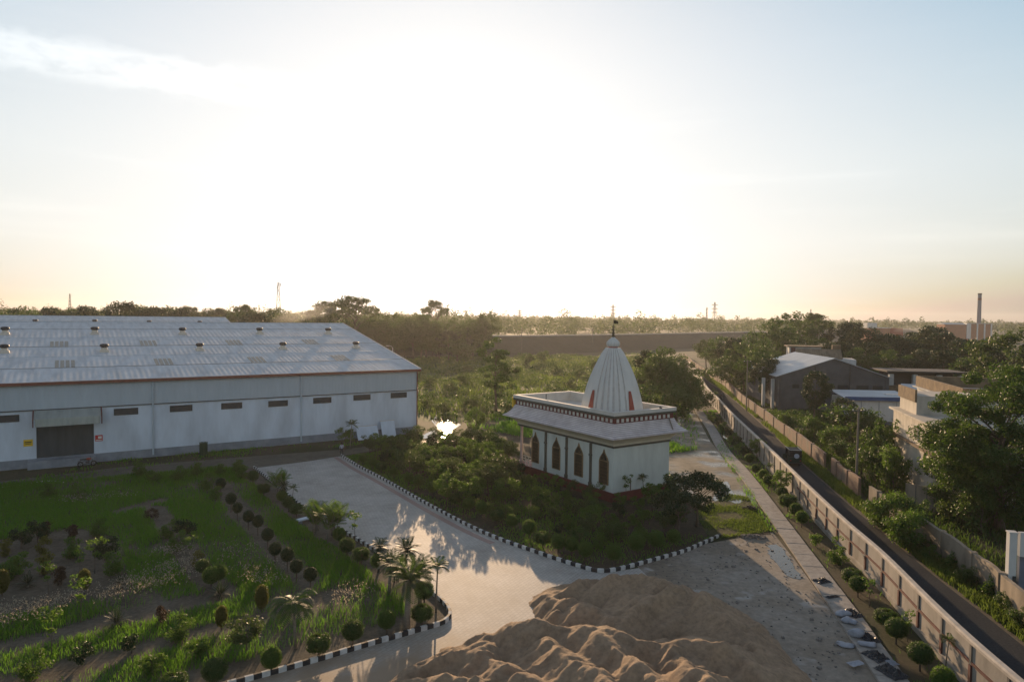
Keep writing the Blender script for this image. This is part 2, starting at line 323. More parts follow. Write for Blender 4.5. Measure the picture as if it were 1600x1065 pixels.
for i in range(len(pcs)-1):           # concrete cover slabs laid end to end over the drain
    a, b2 = pcs[i], pcs[i+1]; t = (b2-a).normalized(); nn = Vector((t.y, -t.x)); hw = .72
    q = [a+t*.012-nn*hw, b2-t*.012-nn*hw, b2-t*.012+nn*hw, a+t*.012+nn*hw]; z = .16+rng0.uniform(-.012, .012)
    mbp.prism([tuple(x) for x in q], .0, z)
struct(mbp.build('footpath', 'm_slab'))
def puddle(name, px, seed, z=.03):
    pts = [Vector(p) for p in Gs(px)]; pts = catmull(pts+[pts[0]], .4)[:-1]; r = random.Random(seed)
    flat(name, [(p.x+r.uniform(-.12, .12), p.y+r.uniform(-.2, .2)) for p in pts], 'm_water', z)
puddle('puddle', [(650, 682), (664, 678), (676, 672), (682, 668), (675, 658), (672, 653), (684, 652), (700, 656), (715, 660), (720, 664), (712, 669), (705, 676), (700, 682), (690, 684), (676, 682), (662, 685)], 1)
puddle('puddle', [(1128, 755), (1136, 752), (1142, 764), (1150, 774), (1160, 784), (1150, 787), (1132, 781), (1112, 782), (1120, 770)], 2)
puddle('puddle', [(1046, 748), (1062, 746), (1078, 752), (1070, 758), (1052, 760)], 7)
puddle('puddle', [(1200, 853), (1214, 850), (1228, 866), (1240, 885), (1251, 903), (1236, 902), (1224, 895), (1212, 880), (1202, 868)], 3)
puddle('puddle', [(1126, 676), (1130, 674), (1140, 686), (1136, 688)], 5)
# striped kerbs
simple('kerb_white', (.62, .62, .60), .8, 0, .3, 3); simple('kerb_black', (.03, .03, .032), .7, 0, .3, 3)
for nm, path in (('kerb', kr), ('kerb', kl)):
    struct(sweep(MB(), path, [(-.1, 0), (-.1, .24), (-.07, .26), (.07, .26), (.1, .24), (.1, 0)], True, 0, True).build(nm, ['kerb_white', 'kerb_black']))
# stone faced embankment carrying a road far behind the field
EP = catmull([(-330, 420), (-150, 360), (-41, 320), (60, 394), (172, 517), (330, 690), (500, 880)], 12)
emb = sweep(MB(), EP, [(26, 0), (9, 7.9), (-6, 7.9), (-22, 0)], True).build('embankment', 'm_stone'); struct(emb)
struct(sweep(MB(), EP, [(9.2, 7.7), (9.2, 8.35), (8.6, 8.35), (8.6, 7.7)], True).build('embankment_kerb', simple('m_palekerb', (.5, .47, .42), .8).name))
# heap of sand
def sand():
    x0, x1, y0, y1, st = -9.5, 14.5, 21., 48.5, .1
    X, Y = np.meshgrid(np.arange(x0, x1, st), np.arange(y0, y1, st))
    wx = X+(fnoise(X*.35, Y*.35, 3)-.5)*2.2; wy = Y+(fnoise(X*.35, Y*.35, 9)-.5)*2.2
    Z = np.full(X.shape, -9.)
    rs = np.random.default_rng(4)
    ridges = [([(865, 925), (900, 908), (945, 901), (1000, 899), (1050, 908), (1105, 932), (1160, 975), (1215, 1040), (1240, 1090)], [.5, 1.3, 1.7, 2.0, 2.0, 1.8, 1.5, 1.2, 1.0]),
              ([(985, 945), (1020, 925), (1060, 918), (1095, 928), (1130, 958), (1175, 1003), (1205, 1050)], [1.7, 2.1, 2.2, 2.1, 1.9, 1.6, 1.4]), ([(865, 925), (905, 945), (960, 962), (1010, 965)], [.5, 1.2, 1.5, 1.2]),
              ([(640, 1050), (702, 1028), (740, 1003), (765, 992), (812, 980), (850, 971), (887, 974), (950, 981), (990, 999), (1053, 1007), (1098, 999), (1130, 1003), (1180, 1040), (1200, 1090)], [.7, 1.1, 1.2, 1.2, 1.7, 2.0, 2.0, 2.1, 2.0, 1.9, 2.2, 2.2, 1.9, 1.6]),
              ([(765, 992), (745, 1020), (792, 1035), (830, 1060), (850, 1110)], [1.2, 1.3, 1.9, 2.2, 2.3]), ([(832, 985), (887, 1025), (935, 1055), (960, 1100)], [1.8, 2.3, 2.5, 2.5]), ([(935, 981), (970, 1018), (1000, 1040), (1040, 1075)], [2.1, 2.3, 2.6, 2.7]),
              ([(1053, 1007), (1075, 1028), (1110, 1060), (1130, 1100)], [1.9, 2.3, 2.6, 2.6]), ([(640, 1066), (690, 1058), (740, 1065), (780, 1090)], [1.0, 1.7, 2.0, 2.1]), ([(600, 1080), (660, 1110), (760, 1140)], [.7, 1.4, 1.8])]
    wx = X+(fnoise(X*.5, Y*.5, 3)-.5)*1.3; wy = Y+(fnoise(X*.5, Y*.5, 9)-.5)*1.3
    for pts, hs in ridges:
        C = [G(px, py, h) for (px, py), h in zip(pts, hs)]
        for (a, b, ha, hb) in zip(C, C[1:], hs, hs[1:]):
            d = b-a; L2 = max(d.length_squared, 1e-6); t = np.clip(((wx-a.x)*d.x+(wy-a.y)*d.y)/L2, 0, 1); dd = np.hypot(wx-a.x-d.x*t, wy-a.y-d.y*t)
            Z = np.maximum(Z, ha+(hb-ha)*t+.05-.60*(np.sqrt(dd*dd+.004)))
    for _ in range(3):     # slumped toes
        Zs = Z.copy(); Zs[1:-1, 1:-1] = (Z[:-2, 1:-1]+Z[2:, 1:-1]+Z[1:-1, :-2]+Z[1:-1, 2:])/4; Z = np.where(Zs > Z, Zs, Z*.5+Zs*.5)
    u_ = X*.8+Y*.6; v_ = Y*.8-X*.6; rd = 1-np.abs(fnoise(u_*.28, v_*.7, 61, 3)-.5)*2; Z = Z+(rd-.75)*.75
    Z = Z+(fnoise(X*.8, Y*.8, 27)-.5)*.34+(fnoise(X*2.6, Y*2.6, 33)-.5)*.14+(fnoise(X*7., Y*7., 35, 2)-.5)*.06
    for k in range(130):
        ca, cb = rs.uniform(x0, x1), rs.uniform(y0, y1); Z -= .2*np.exp(-(((X-ca)**2+(Y-cb)**2)/rs.uniform(.02, .08)))
    sl = Z > -.25; Z = np.where(Z < 0, Z*.25, Z); Z = np.maximum(Z, -.05)
    ny, nx = X.shape; idx = np.arange(ny*nx).reshape(ny, nx); keep = (sl[:-1, :-1] | sl[1:, 1:]) & ((Z[:-1, :-1] > -.04) | (Z[1:, 1:] > -.04))
    fs = np.stack([idx[:-1, :-1][keep], idx[:-1, 1:][keep], idx[1:, 1:][keep], idx[1:, :-1][keep]], 1)
    me = bpy.data.meshes.new('sand_heap'); me.from_pydata(np.stack([X, Y, Z], -1).reshape(-1, 3).tolist(), [], fs.tolist()); me.materials.append(MATS['m_sand'])
    bm = bmesh.new(); bm.from_mesh(me); bmesh.ops.delete(bm, geom=[v for v in bm.verts if not v.link_faces], context='VERTS'); bm.to_mesh(me); bm.free()
    me.polygons.foreach_set('use_smooth', [True]*len(me.polygons)); me.update()
    tag(link('sand_heap', me), 'big rippled heap of brown building sand dumped across the paved yard', 'sand heap')
sand()
# ------------------------------------------------------------------ buildings
simple('white_paint', (.64, .71, .80), .75, 0, .26, .5, stretch=(1, 1, .3)); simple('plinth_grey', (.25, .28, .32), .8, 0, .35, .8)
simple('maroon', (.14, .028, .024), .6, 0, .3, 2); simple('brown_trim', (.22, .075, .05), .6, 0, .3, 1.5); simple('dark_steel', (.045, .05, .055), .5, 0, .3, 2)
simple('vent_base', (.62, .56, .47), .7, 0, .2, 3); simple('turbine', (.05, .05, .055), .45, .5, .3, 4); simple('skylight_dirty', (.27, .25, .20), .5, 0, .4, 3)
simple('yellow_paint', (.72, .46, .02), .6, 0, .1, 3); simple('red_paint', (.55, .03, .03), .6); simple('black_paint', (.02, .02, .02), .5); simple('pale_paint', (.75, .72, .68), .6)
def corr(name, c, rough, metal, axis, period, var=.12, bs=.35):
    m, n, l, b = newmat(name); tcn = n.new('ShaderNodeTexCoord'); sp = n.new('ShaderNodeSeparateXYZ'); l.new(tcn.outputs['Object'], sp.inputs[0])
    w = n.new('ShaderNodeMath'); w.operation = 'MULTIPLY'; w.inputs[1].default_value = 2*math.pi/period; l.new(sp.outputs[axis], w.inputs[0])
    s = n.new('ShaderNodeMath'); s.operation = 'SINE'; l.new(w.outputs[0], s.inputs[0]); bump(n, l, b, s.outputs[0], bs, .05)
    st = [.5, .5, .5]; st[axis] = 2.2
    f = noise(n, l, tcn.outputs['Object'], .55, 7, .65, tuple(st))
    l.new(ramp(n, l, f, [(.3, tuple(x*(1-var*2) for x in c)), (.6, c), (.75, tuple(x*1.08 for x in c))]), b.inputs['Base Color'])
    b.inputs['Roughness'].default_value = rough; b.inputs['Metallic'].default_value = metal; b.inputs['Specular IOR Level'].default_value = .15; return m
corr('roof_sheet', (.64, .665, .685), .85, .0, 0, .62, .12, .22); corr('clad_sheet', (.46, .525, .58), .6, .05, 0, .45, .04, .22); corr('shed_sheet', (.40, .44, .48), .45, .45, 1, .6)
corr('shutter', (.07, .085, .095), .5, .3, 0, .9); corr('rusty_sheet', (.23, .18, .12), .7, .1, 0, .5, .25); corr('canopy_sheet', (.42, .46, .44), .5, .3, 0, .6)
WU = Vector((-.548, .837, 0)).normalized(); WV = Vector((WU.y, -WU.x, 0)); WC = Vector((-14, 101, 0)); WANG = math.atan2(WV.y, WV.x)
# warehouse local frame: x along the front wall (x=0 the corner by the puddle, negative towards the loading door), y into the building
def wloc(p): d = Vector(p)-WC; return Vector((d.dot(WV), d.dot(WU), d.z))
def wall_pt(px, py): return wloc(plane_hit(px, py, WC, WU))
EAVE, RIDGE, HALF, LEN = 9.45, 15.6, 33.6, 86.
SLOPE = (RIDGE-EAVE)/HALF; rn = WU*SLOPE-Vector((0, 0, 1))
def roof_pt(px, py): return wloc(plane_hit(px, py, WC+Vector((0, 0, EAVE+.18)), rn))
def window_part(par, x, z, w=2.35, h=.78):
    f = MB().box((x, -.03, z+h/2-.05), (w+.16, .1, .1)).box((x, -.03, z-h/2+.05), (w+.16, .1, .1)).box((x-w/2-.03, -.03, z), (.1, .1, h-.2)).box((x+w/2+.03, -.03, z), (.1, .1, h-.2)).build('window', 'dark_steel', par)
    lv = MB()
    for k in range(5): lv.extr([(x-w/2+.02, -.055, z-h/2+.12+k*.13), (x-w/2+.02, -.02, z-h/2+.2+k*.13), (x-w/2+.02, -.015, z-h/2+.18+k*.13), (x-w/2+.02, -.04, z-h/2+.10+k*.13)], (w-.04, 0, 0))
    lv.build('louvre', 'dark_steel', f); MB().box((x, .0, z), (w, .02, h-.2)).build('pane', 'black_paint', f)
def vent_part(par, p, k=1.):
    z = p.z; b = MB().box((p.x, p.y, z-.02), (1.25*k, 1.25*k, .6*k), 0, 0, .72).lathe([(.36*k, 0), (.36*k, .28*k)], (p.x, p.y, z+.27*k), 14).build('roof_ventilator', 'vent_base', par)
    MB().lathe([(.34*k, 0), (.5*k, .12*k), (.55*k, .27*k), (.48*k, .42*k), (.25*k, .5*k)], (p.x, p.y, z+.55*k), 16).build('turbine', 'turbine', b, True)
def shed(label, org, ln, full):
    t = thing('warehouse', label, 'warehouse', org, WANG); T2 = 2*HALF; R = RIDGE
    if full:
        MB().box((-ln/2, T2/2, .5), (ln+.12, T2+.12, 1.)).build('plinth', 'plinth_grey', t)
        dx0, dx1 = wall_pt(57, 705).x, wall_pt(147, 700).x
        w = MB()  # front wall butts round the door opening and is closed behind
        w.box(((-ln+dx0)/2, .15, 3.7), (ln+dx0, .3, 5.4)).box((dx1/2, .15, 3.7), (-dx1, .3, 5.4)).box(((dx0+dx1)/2, .15, 5.85), (dx1-dx0, .3, 1.1))
        w.build('wall', 'white_paint', t)
        MB().extr([(-.15, .3, 1), (-.15, T2-.3, 1), (-.15, T2-.3, EAVE), (-.15, HALF, R-.1), (-.15, .3, EAVE)], (.15, 0, 0)).build('gable_wall', 'white_paint', t); MB().extr([(-ln, .3, 1), (-ln, T2-.3, 1), (-ln, T2-.3, EAVE), (-ln, HALF, R-.1), (-ln, .3, EAVE)], (.15, 0, 0)).build('gable_wall', 'white_paint', t)
        MB().box((-ln/2, .1, 7.9), (ln+.1, .32, 2.9)).build('cladding', 'clad_sheet', t)
        MB().box((-ln/2, -.1, 6.42), (ln+.12, .1, .1)).build('flashing', 'dark_steel', t)
        door = MB().box(((dx0+dx1)/2, .32, 3.1), (dx1-dx0, .12, 4.4)).build('roller_door', 'shutter', t)
        pf = MB().box(((dx0+dx1)/2-.3, -.62, .45), (dx1-dx0+1.0, 1.1, .9)).build('loading_dock', 'plinth_grey', t)
        rp = [(dx0-.3, -.06, .9), (dx0-.3, -1.9, .9), (dx0-.3, -5., .01), (dx0-.3, -.06, .01)]
        c0, c1 = wall_pt(53, 639).x, wall_pt(157, 633).x; zc = 6.36; dz = -.75; dy = -1.7
        cn = MB().extr([(c0, -.17, zc), (c0, dy, zc+dz), (c0, dy, zc+dz-.07), (c0, -.17, zc-.07)], (c1-c0, 0, 0)).build('canopy', 'canopy_sheet', t)
        MB().box(((c0+c1)/2, dy-.03, zc+dz-.47), (c1-c0-.3, .06, .8)).build('fascia', 'canopy_sheet', cn)
        for x in (c0-.06, c1+.06): MB().extr([(x-.05, -.17, zc+.06), (x-.05, dy-.1, zc+dz+.06), (x-.05, dy-.1, zc+dz-.9), (x-.05, dy+.08, zc+dz-.9), (x-.05, dy+.08, zc+dz-.1), (x-.05, -.17, zc-.3)], (.1, 0, 0)).build('end_trim', 'maroon', cn)
        for px, py in ((623, 617), (565.5, 620.5), (503.5, 625), (434.5, 630), (362, 633.5), (283, 637.5), (197, 642.5), (8, 654)):
            p = wall_pt(px, py); window_part(t, p.x, p.z)
        window_part(t, wall_pt(8, 654).x-8.5, 4.9)
        for px in (239, 470): x = wall_pt(px, 660).x; MB().tube([(x, -.2, EAVE-.3), (x, -.2, .3)], .11).build('downpipe', 'clad_sheet', t)
        MB().tube([(-.1, -.25, EAVE-.3), (-.1, -.25, .3)], .08).build('downpipe', 'maroon', t)
    else:
        MB().extr([(0, 0, 0), (0, T2, 0), (0, T2, EAVE), (0, HALF, R-.1), (0, 0, EAVE)], (-ln, 0, 0)).build('wall', 'white_paint', t)
    ov = .35; zz = lambda y: EAVE+SLOPE*y
    rf = MB().extr([(ov, -ov, zz(-ov)+.02), (ov, HALF, R+.02), (ov, HALF, R+.17), (ov, -ov, zz(-ov)+.17)], (-ln-2*ov, 0, 0)).extr([(ov, HALF+.01, R+.02), (ov, T2+ov, zz(-ov)+.02), (ov, T2+ov, zz(-ov)+.17), (ov, HALF+.01, R+.17)], (-ln-2*ov, 0, 0)).build('roof', 'roof_sheet', t)
    for k in range(1, 6):   # lap lines between the sheets
        y = HALF*k/6; MB().extr([(ov-.05, y, zz(y)+.172), (ov-.05, y+.16, zz(y+.16)+.172), (ov-.05, y+.16, zz(y+.16)+.19), (ov-.05, y, zz(y)+.20)], (-ln, 0, 0)).build('sheet_lap', 'turbine' if k % 2 else 'clad_sheet', rf)
    MB().box((-ln/2, HALF, R+.17), (ln+.6, .6, .1)).build('ridge_cap', 'clad_sheet', rf)
    MB().box((-ln/2, -ov-.09, zz(-ov)-.02), (ln+.8, .18, .34)).build('eave_trim', 'brown_trim', t)
    MB().extr([(ov+.0, -ov-.1, zz(-ov)-.15), (ov, HALF, R-.15), (ov, HALF, R+.26), (ov, -ov-.1, zz(-ov)+.26)], (.1, 0, 0)).build('verge_trim', 'pale_paint', t)
    return t, rf
wh, whroof = shed('long white warehouse with grey cladding, loading door and vented tin roof', tuple(WC), LEN, True)
for pts, dy in (([(8, 522), (148, 521.5), (285, 522), (405.5, 521.5), (512.7, 521.5)], 0), ([(7, 550.5), (163, 549), (312, 547), (442, 545), (556, 543.5)], 0)):
    for px, py in pts: vent_part(wh, roof_pt(px, py))
p = roof_pt(7, 550); vent_part(wh, Vector((p.x-10, p.y, p.z)))
for px, py in ((93, 537.5), (232, 536), (366, 535), (485, 534), (102, 568), (256, 565), (402, 562), (532, 559)):
    p = roof_pt(px, py); y0, y1 = p.y-1.7, p.y+1.7; q = MB()
    for k in range(4): q.extr([(p.x-1.05+k*.55, y0, EAVE+SLOPE*y0+.175), (p.x-1.05+k*.55, y1, EAVE+SLOPE*y1+.175), (p.x-1.05+k*.55, y1, EAVE+SLOPE*y1+.20), (p.x-1.05+k*.55, y0, EAVE+SLOPE*y0+.20)], (.38, 0, 0))
    q.build('skylight', 'skylight_dirty', whroof)
o2 = WC+WU*67.6-WV*8.5
RIDGE_OLD = RIDGE; RIDGE = 16.1; SLOPE = (RIDGE-EAVE)/HALF
wh2, wr2 = shed('second tin roofed warehouse behind the long white one', tuple(o2), 80, False)
for px, py in ((55, 506), (148, 506), (233, 507), (312, 507.5)):
    q = plane_hit(px, py, o2+Vector((0, 0, EAVE+.18)), WU*SLOPE-Vector((0, 0, 1)))-o2; vent_part(wh2, Vector((q.dot(WV), q.dot(WU), q.z)))
RIDGE = RIDGE_OLD; SLOPE = (RIDGE-EAVE)/HALF
# boards, signs by the wall
def wworld(x, y, z=0): return WC+WV*x+WU*y+Vector((0, 0, z))
p = wall_pt(44, 691.5); t = thing('wall_sign', 'small yellow warning sign on the white wall beside the dark roller door', 'sign', tuple(wworld(p.x, -.02, p.z)), WANG)
MB().box((0, 0, 0), (.85, .04, .75)).build('panel', 'yellow_paint', t); MB().box((0, -.03, .08), (.62, .02, .1)).box((0, -.03, -.1), (.5, .02, .07)).build('lettering', 'black_paint', t)
p = wall_pt(154.5, 684); t = thing('wall_sign', 'small red and white sign on the wall at the far jamb of the roller door', 'sign', tuple(wworld(p.x, -.02, p.z)), WANG)
MB().box((0, 0, 0), (.75, .04, .7)).build('panel', 'red_paint', t); MB().box((.1, -.03, .08), (.36, .02, .28)).box((0, -.03, -.22), (.6, .02, .1)).build('lettering', 'pale_paint', t)
def lean_board(px0, px1, py, h, label, tilt):
    a, b2 = wall_pt(px0, py), wall_pt(px1, py); w = abs(b2.x-a.x); t = thing('sheet_board', label, 'board', tuple(wworld((a.x+b2.x)/2, -1.7, 0)), WANG)
    MB().extr([(-w/2, 0, .02), (-w/2, tilt, h), (-w/2, tilt+.05, h), (-w/2, .05, .02)], (w, 0, 0)).build('panel', 'white_paint', t)
    MB().extr([(-w/2-.04, tilt-.03, h), (-w/2-.04, tilt+.09, h), (-w/2-.04, tilt+.09, h+.06), (-w/2-.04, tilt-.03, h+.06)], (w+.08, 0, 0)).build('frame', 'vent_base', t)
lean_board(553, 586, 678, 1.75, 'long white sheet leaning low against the warehouse plinth', 1.0)
lean_board(591, 612, 676, 2.3, 'square white board propped up against the warehouse near its corner', .9)
p = G(492, 689); t = thing('plastic_basin', 'white plastic basin lying on the grass at the warehouse foot', 'basin', tuple(p))
MB().lathe([(.3, 0), (.62, .32), (.68, .36), (.6, .36), (.3, .06)], n=18).build('bowl', 'white_paint', t); MB().lathe([(.66, .33), (.73, .36), (.73, .40), (.66, .40)], n=18).build('rim', 'pale_paint', t)
# ------------------------------------------------------------------ temple
simple('temple_wall', (.60, .64, .60), .75, 0, .2, .8, stretch=(1, 1, .3)); simple('temple_cream', (.62, .57, .45), .75, 0, .12, 1.5); simple('temple_green', (.075, .075, .06), .6, 0, .2, 2)
simple('temple_parapet', (.62, .60, .55), .75, 0, .15, 1.2); simple('shikhara_white', (.66, .66, .63), .7, 0, .16, .9, stretch=(1, 1, .25)); simple('wood_window', (.10, .065, .03), .5, 0, .35, 4)
simple('window_gold', (.23, .155, .08), .55, 0, .3, 3); simple('bronze', (.10, .08, .05), .4, .6); simple('pink_stone', (.45, .33, .31), .7, 0, .2, 2); simple('groove', (.52, .49, .47), .8); simple('flag_dark', (.03, .035, .02), .8)
m, n, l, b = newmat('tile_pink'); tcn = n.new('ShaderNodeTexCoord'); sp = n.new('ShaderNodeSeparateXYZ'); l.new(tcn.outputs['Object'], sp.inputs[0])
w = n.new('ShaderNodeMath'); w.operation = 'MULTIPLY'; w.inputs[1].default_value = 2*math.pi/.15; l.new(sp.outputs[2], w.inputs[0]); s = n.new('ShaderNodeMath'); s.operation = 'SINE'; l.new(w.outputs[0], s.inputs[0])
cc = mixc(n, l, ramp(n, l, s.outputs[0], [(.35, (0, 0, 0)), (.85, (1, 1, 1))]), ramp(n, l, noise(n, l, tcn.outputs['Object'], .8, 7, .65), [(.35, (.48, .425, .42)), (.6, (.70, .645, .635))]), (.36, .30, .30))
l.new(cc, b.inputs['Base Color']); b.inputs['Roughness'].default_value = .55; bump(n, l, b, s.outputs[0], .4, -.02)
TU = Vector((-.56, .8285, 0)).normalized(); TV = Vector((TU.y, -TU.x, 0)); TK = Vector((9.75, 64.1, 0)); TANG = math.atan2(TU.y, TU.x)
# temple local frame: x = a along the windowed side (0 near corner -> porch), y = -b across
def tloc(p): d = Vector(p)-TK; return Vector((d.dot(TU), -d.dot(TV), d.z))
TA, TP, TB = 13.1, 15.9, 7.5
tm = thing('temple', 'cream Hindu temple with ribbed white spire, pink eaves and arched windows', 'temple', tuple(TK), TANG)
MB().box((TP/2+.05, -TB/2, .44), (TP+.5, TB+.4, .88)).build('plinth', 'maroon', tm)
MB().box((TA/2, -TB/2, 3.1), (TA, TB, 4.44)).build('wall', 'temple_wall', tm)
MB().box((TP/2, -TB/2, 5.24), (TP+.14, TB+.16, .2)).build('string_course', 'temple_green', tm)
def ringloft(mb, levels, mi=0):      # rectangular loft: (outset, z)
    o = len(mb.v)
    for e, z in levels:
        mb.v += [(-e, e, z), (TP+e, e, z), (TP+e, -TB-e, z), (-e, -TB-e, z)]
    for i in range(len(levels)-1):
        for k in range(4):
            k2 = (k+1) % 4; mb.f.append((o+i*4+k, o+i*4+k2, o+i*4+4+k2, o+i*4+4+k)); mb.mi.append(mi)
    n_ = len(levels)-1; mb.f += [(o+3, o+2, o+1, o), (o+4*n_, o+4*n_+1, o+4*n_+2, o+4*n_+3)]; mb.mi += [mi, mi]; return mb
ringloft(MB(), [(.05, 5.34), (.12, 5.55), (.4, 5.85), (.75, 6.08), (1.2, 6.2)]).build('cove', 'temple_cream', tm)
ringloft(MB(), [(1.22, 6.205), (1.3, 6.205), (1.32, 6.30), (1.0, 6.50), (.72, 6.75), (.5, 7.05), (.36, 7.36), (.3, 7.5)]).build('eave_roof', 'tile_pink', tm)
def ringwall(e, th, z0, z1):
    mb = MB(); z = (z0+z1)/2; h = z1-z0
    for y in (e-th/2, -TB-e+th/2): mb.box((TP/2, y, z), (TP+2*e, th, h))
    for x in (-e+th/2, TP+e-th/2): mb.box((x, -TB/2, z), (th, TB+2*e-2*th, h))
    return mb
ringwall(.24, .3, 7.505, 8.06).build('frieze', 'maroon', tm)
ringwall(-.115, .04, 7.58, 8.3).build('parapet_lining', 'temple_parapet', tm)
MB().box((TP/2, -TB/2, 7.54), (TP-.14, TB-.14, .07)).build('terrace', 'temple_parapet', tm)
fr = MB()
for k in range(int((TP+.3)/.62)):
    fr.box((-.0+k*.62+.15, .25, 7.77), (.3, .05, .34)); fr.box((-.0+k*.62+.15, -TB-.25, 7.77), (.3, .05, .34))
for k in range(int((TB+.3)/.62)):
    fr.box((-.25, -.2-k*.62, 7.77), (.05, .3, .34)); fr.box((TP+.25, -.2-k*.62, 7.77), (.05, .3, .34))
fr.build('frieze_block', 'temple_parapet', tm)['kind'] = 'stuff'
ringwall(.44, .55, 8.065, 8.27).build('cornice', 'temple_green', tm)
pp = MB()     # parapet: four walls with a coping, open roof terrace inside
for x, y, dx, dy in ((TP/2, .2, TP+.9, .5), (TP/2, -TB-.2, TP+.9, .5), (-.2, -TB/2, .5, TB-.1), (TP+.2, -TB/2, .5, TB-.1)): pp.box((x, y, 8.44), (dx, dy, .34))
pp.build('parapet', 'temple_parapet', tm)
pi = MB()
MB().tube([(11.2, -.35, 8.6), (11.2, -.35, 9.15)], .05).build('vent_pipe', 'dark_steel', tm)
# pilasters and arched windows on the long side and the far side
def ta(px, py=700): return tloc(plane_hit(px, py, TK, TV)).x
for side in (0, 1):
    ys = 0 if side == 0 else -TB; sg = 1 if side == 0 else -1
    for px in (853.3, 886, 923.8):
        a = ta(px); mb = MB().box((a, ys+sg*.07, 3.0), (.26, .14, 4.28)).box((a, ys+sg*.09, 4.0), (.34, .2, .18)).box((a, ys+sg*.09, 1.1), (.36, .2, .4)); mb.build('pilaster', 'temple_green', tm)
    for px in (837, 869.8, 905, 944.5):
        a = ta(px); z0, zs, zt, hw = 1.5, 3.74, 4.88, .66
        def arch(k): return [(a-hw*k, z0+(1-k)*.3), (a+hw*k, z0+(1-k)*.3), (a+hw*k, zs), (a+hw*.78*k, zs+.32), (a+hw*.42*k, zs+.62), (a+hw*.2*k, zs+.8*k), (a, zt-(1-k)*.9), (a-hw*.2*k, zs+.8*k), (a-hw*.42*k, zs+.62), (a-hw*.78*k, zs+.32), (a-hw*k, zs)]
        A, B = arch(1.), arch(.86); f = MB()
        for i in range(len(A)):
            j = (i+1) % len(A); f.extr([(A[i][0], ys+sg*.005, A[i][1]), (A[j][0], ys+sg*.005, A[j][1]), (B[j][0], ys+sg*.005, B[j][1]), (B[i][0], ys+sg*.005, B[i][1])], (0, sg*.1, 0))
        f.box((a, ys+sg*.05, zs), (hw*1.7, .07, .09)); win = f.build('window', 'window_gold', tm)
        pn = MB().extr([(x, ys+sg*.004, z) for x, z in B], (0, sg*.02, 0)); pn.build('pane', 'black_paint', win)
        bar = MB()
        for k in range(-2, 3): bar.box((a+k*.19, ys+sg*.045, (z0+zs)/2), (.05, .03, zs-z0-.1))
        for k in range(1, 6): bar.box((a, ys+sg*.07, z0+k*.34), (hw*1.66, .025, .04))
        for k in range(5):
            an = math.pi*(k+.5)/5; bar.tube([(a, ys+sg*.045, zs), (a+math.cos(an)*.42, ys+sg*.045, zs+math.sin(an)*.62)], .025, 5)
        bar.build('grille', 'wood_window', win)
# porch: pillars, floor railing
for y in (-.25, -TB+.25):
    mb = MB().lathe([(.24, 0), (.24, .35), (.17, .42), (.16, 2.0), (.2, 2.1), (.16, 2.2), (.15, 4.0), (.22, 4.2), (.25, 4.4)], (TP-.35, y, .88), 12); mb.build('pillar', 'pink_stone', tm, True)
rl = MB()
for z in (1.25, 1.55, 1.85): rl.tube([(TA+.1, -.1, z), (TP-.5, -.1, z)], .03, 6)
for k in range(4): rl.tube([(TA+.25+k*.62, -.1, .88), (TA+.25+k*.62, -.1, 1.9)], .03, 6)
rl.build('railing', 'vent_base', tm)
MB().box((TP+.95, -TB/2, .3), (1.3, 3.4, .6)).box((TP+1.9, -TB/2, .15), (.9, 3.0, .3)).build('steps', 'pink_stone', tm)
MB().box((TP+.62, -TB/2, 7.75), (.25, TB+.8, 1.15)).build('name_board', 'yellow_paint', tm)
MB().box((-.25, -5.9, 8.68), (.3, .12, .12)).tube([(-.2, -5.9, 8.6), (-.2, -5.9, 8.8)], .05).build('lamp_bracket', 'dark_steel', tm)
MB().tube([(-1.0, -TB+.6, 6.5), (-.35, -TB+.5, 7.6)], .06).tube([(-.06, -2.2, .9), (-.06, -2.2, 2.1)], .05).build('pipe', 'palm_bark', tm)
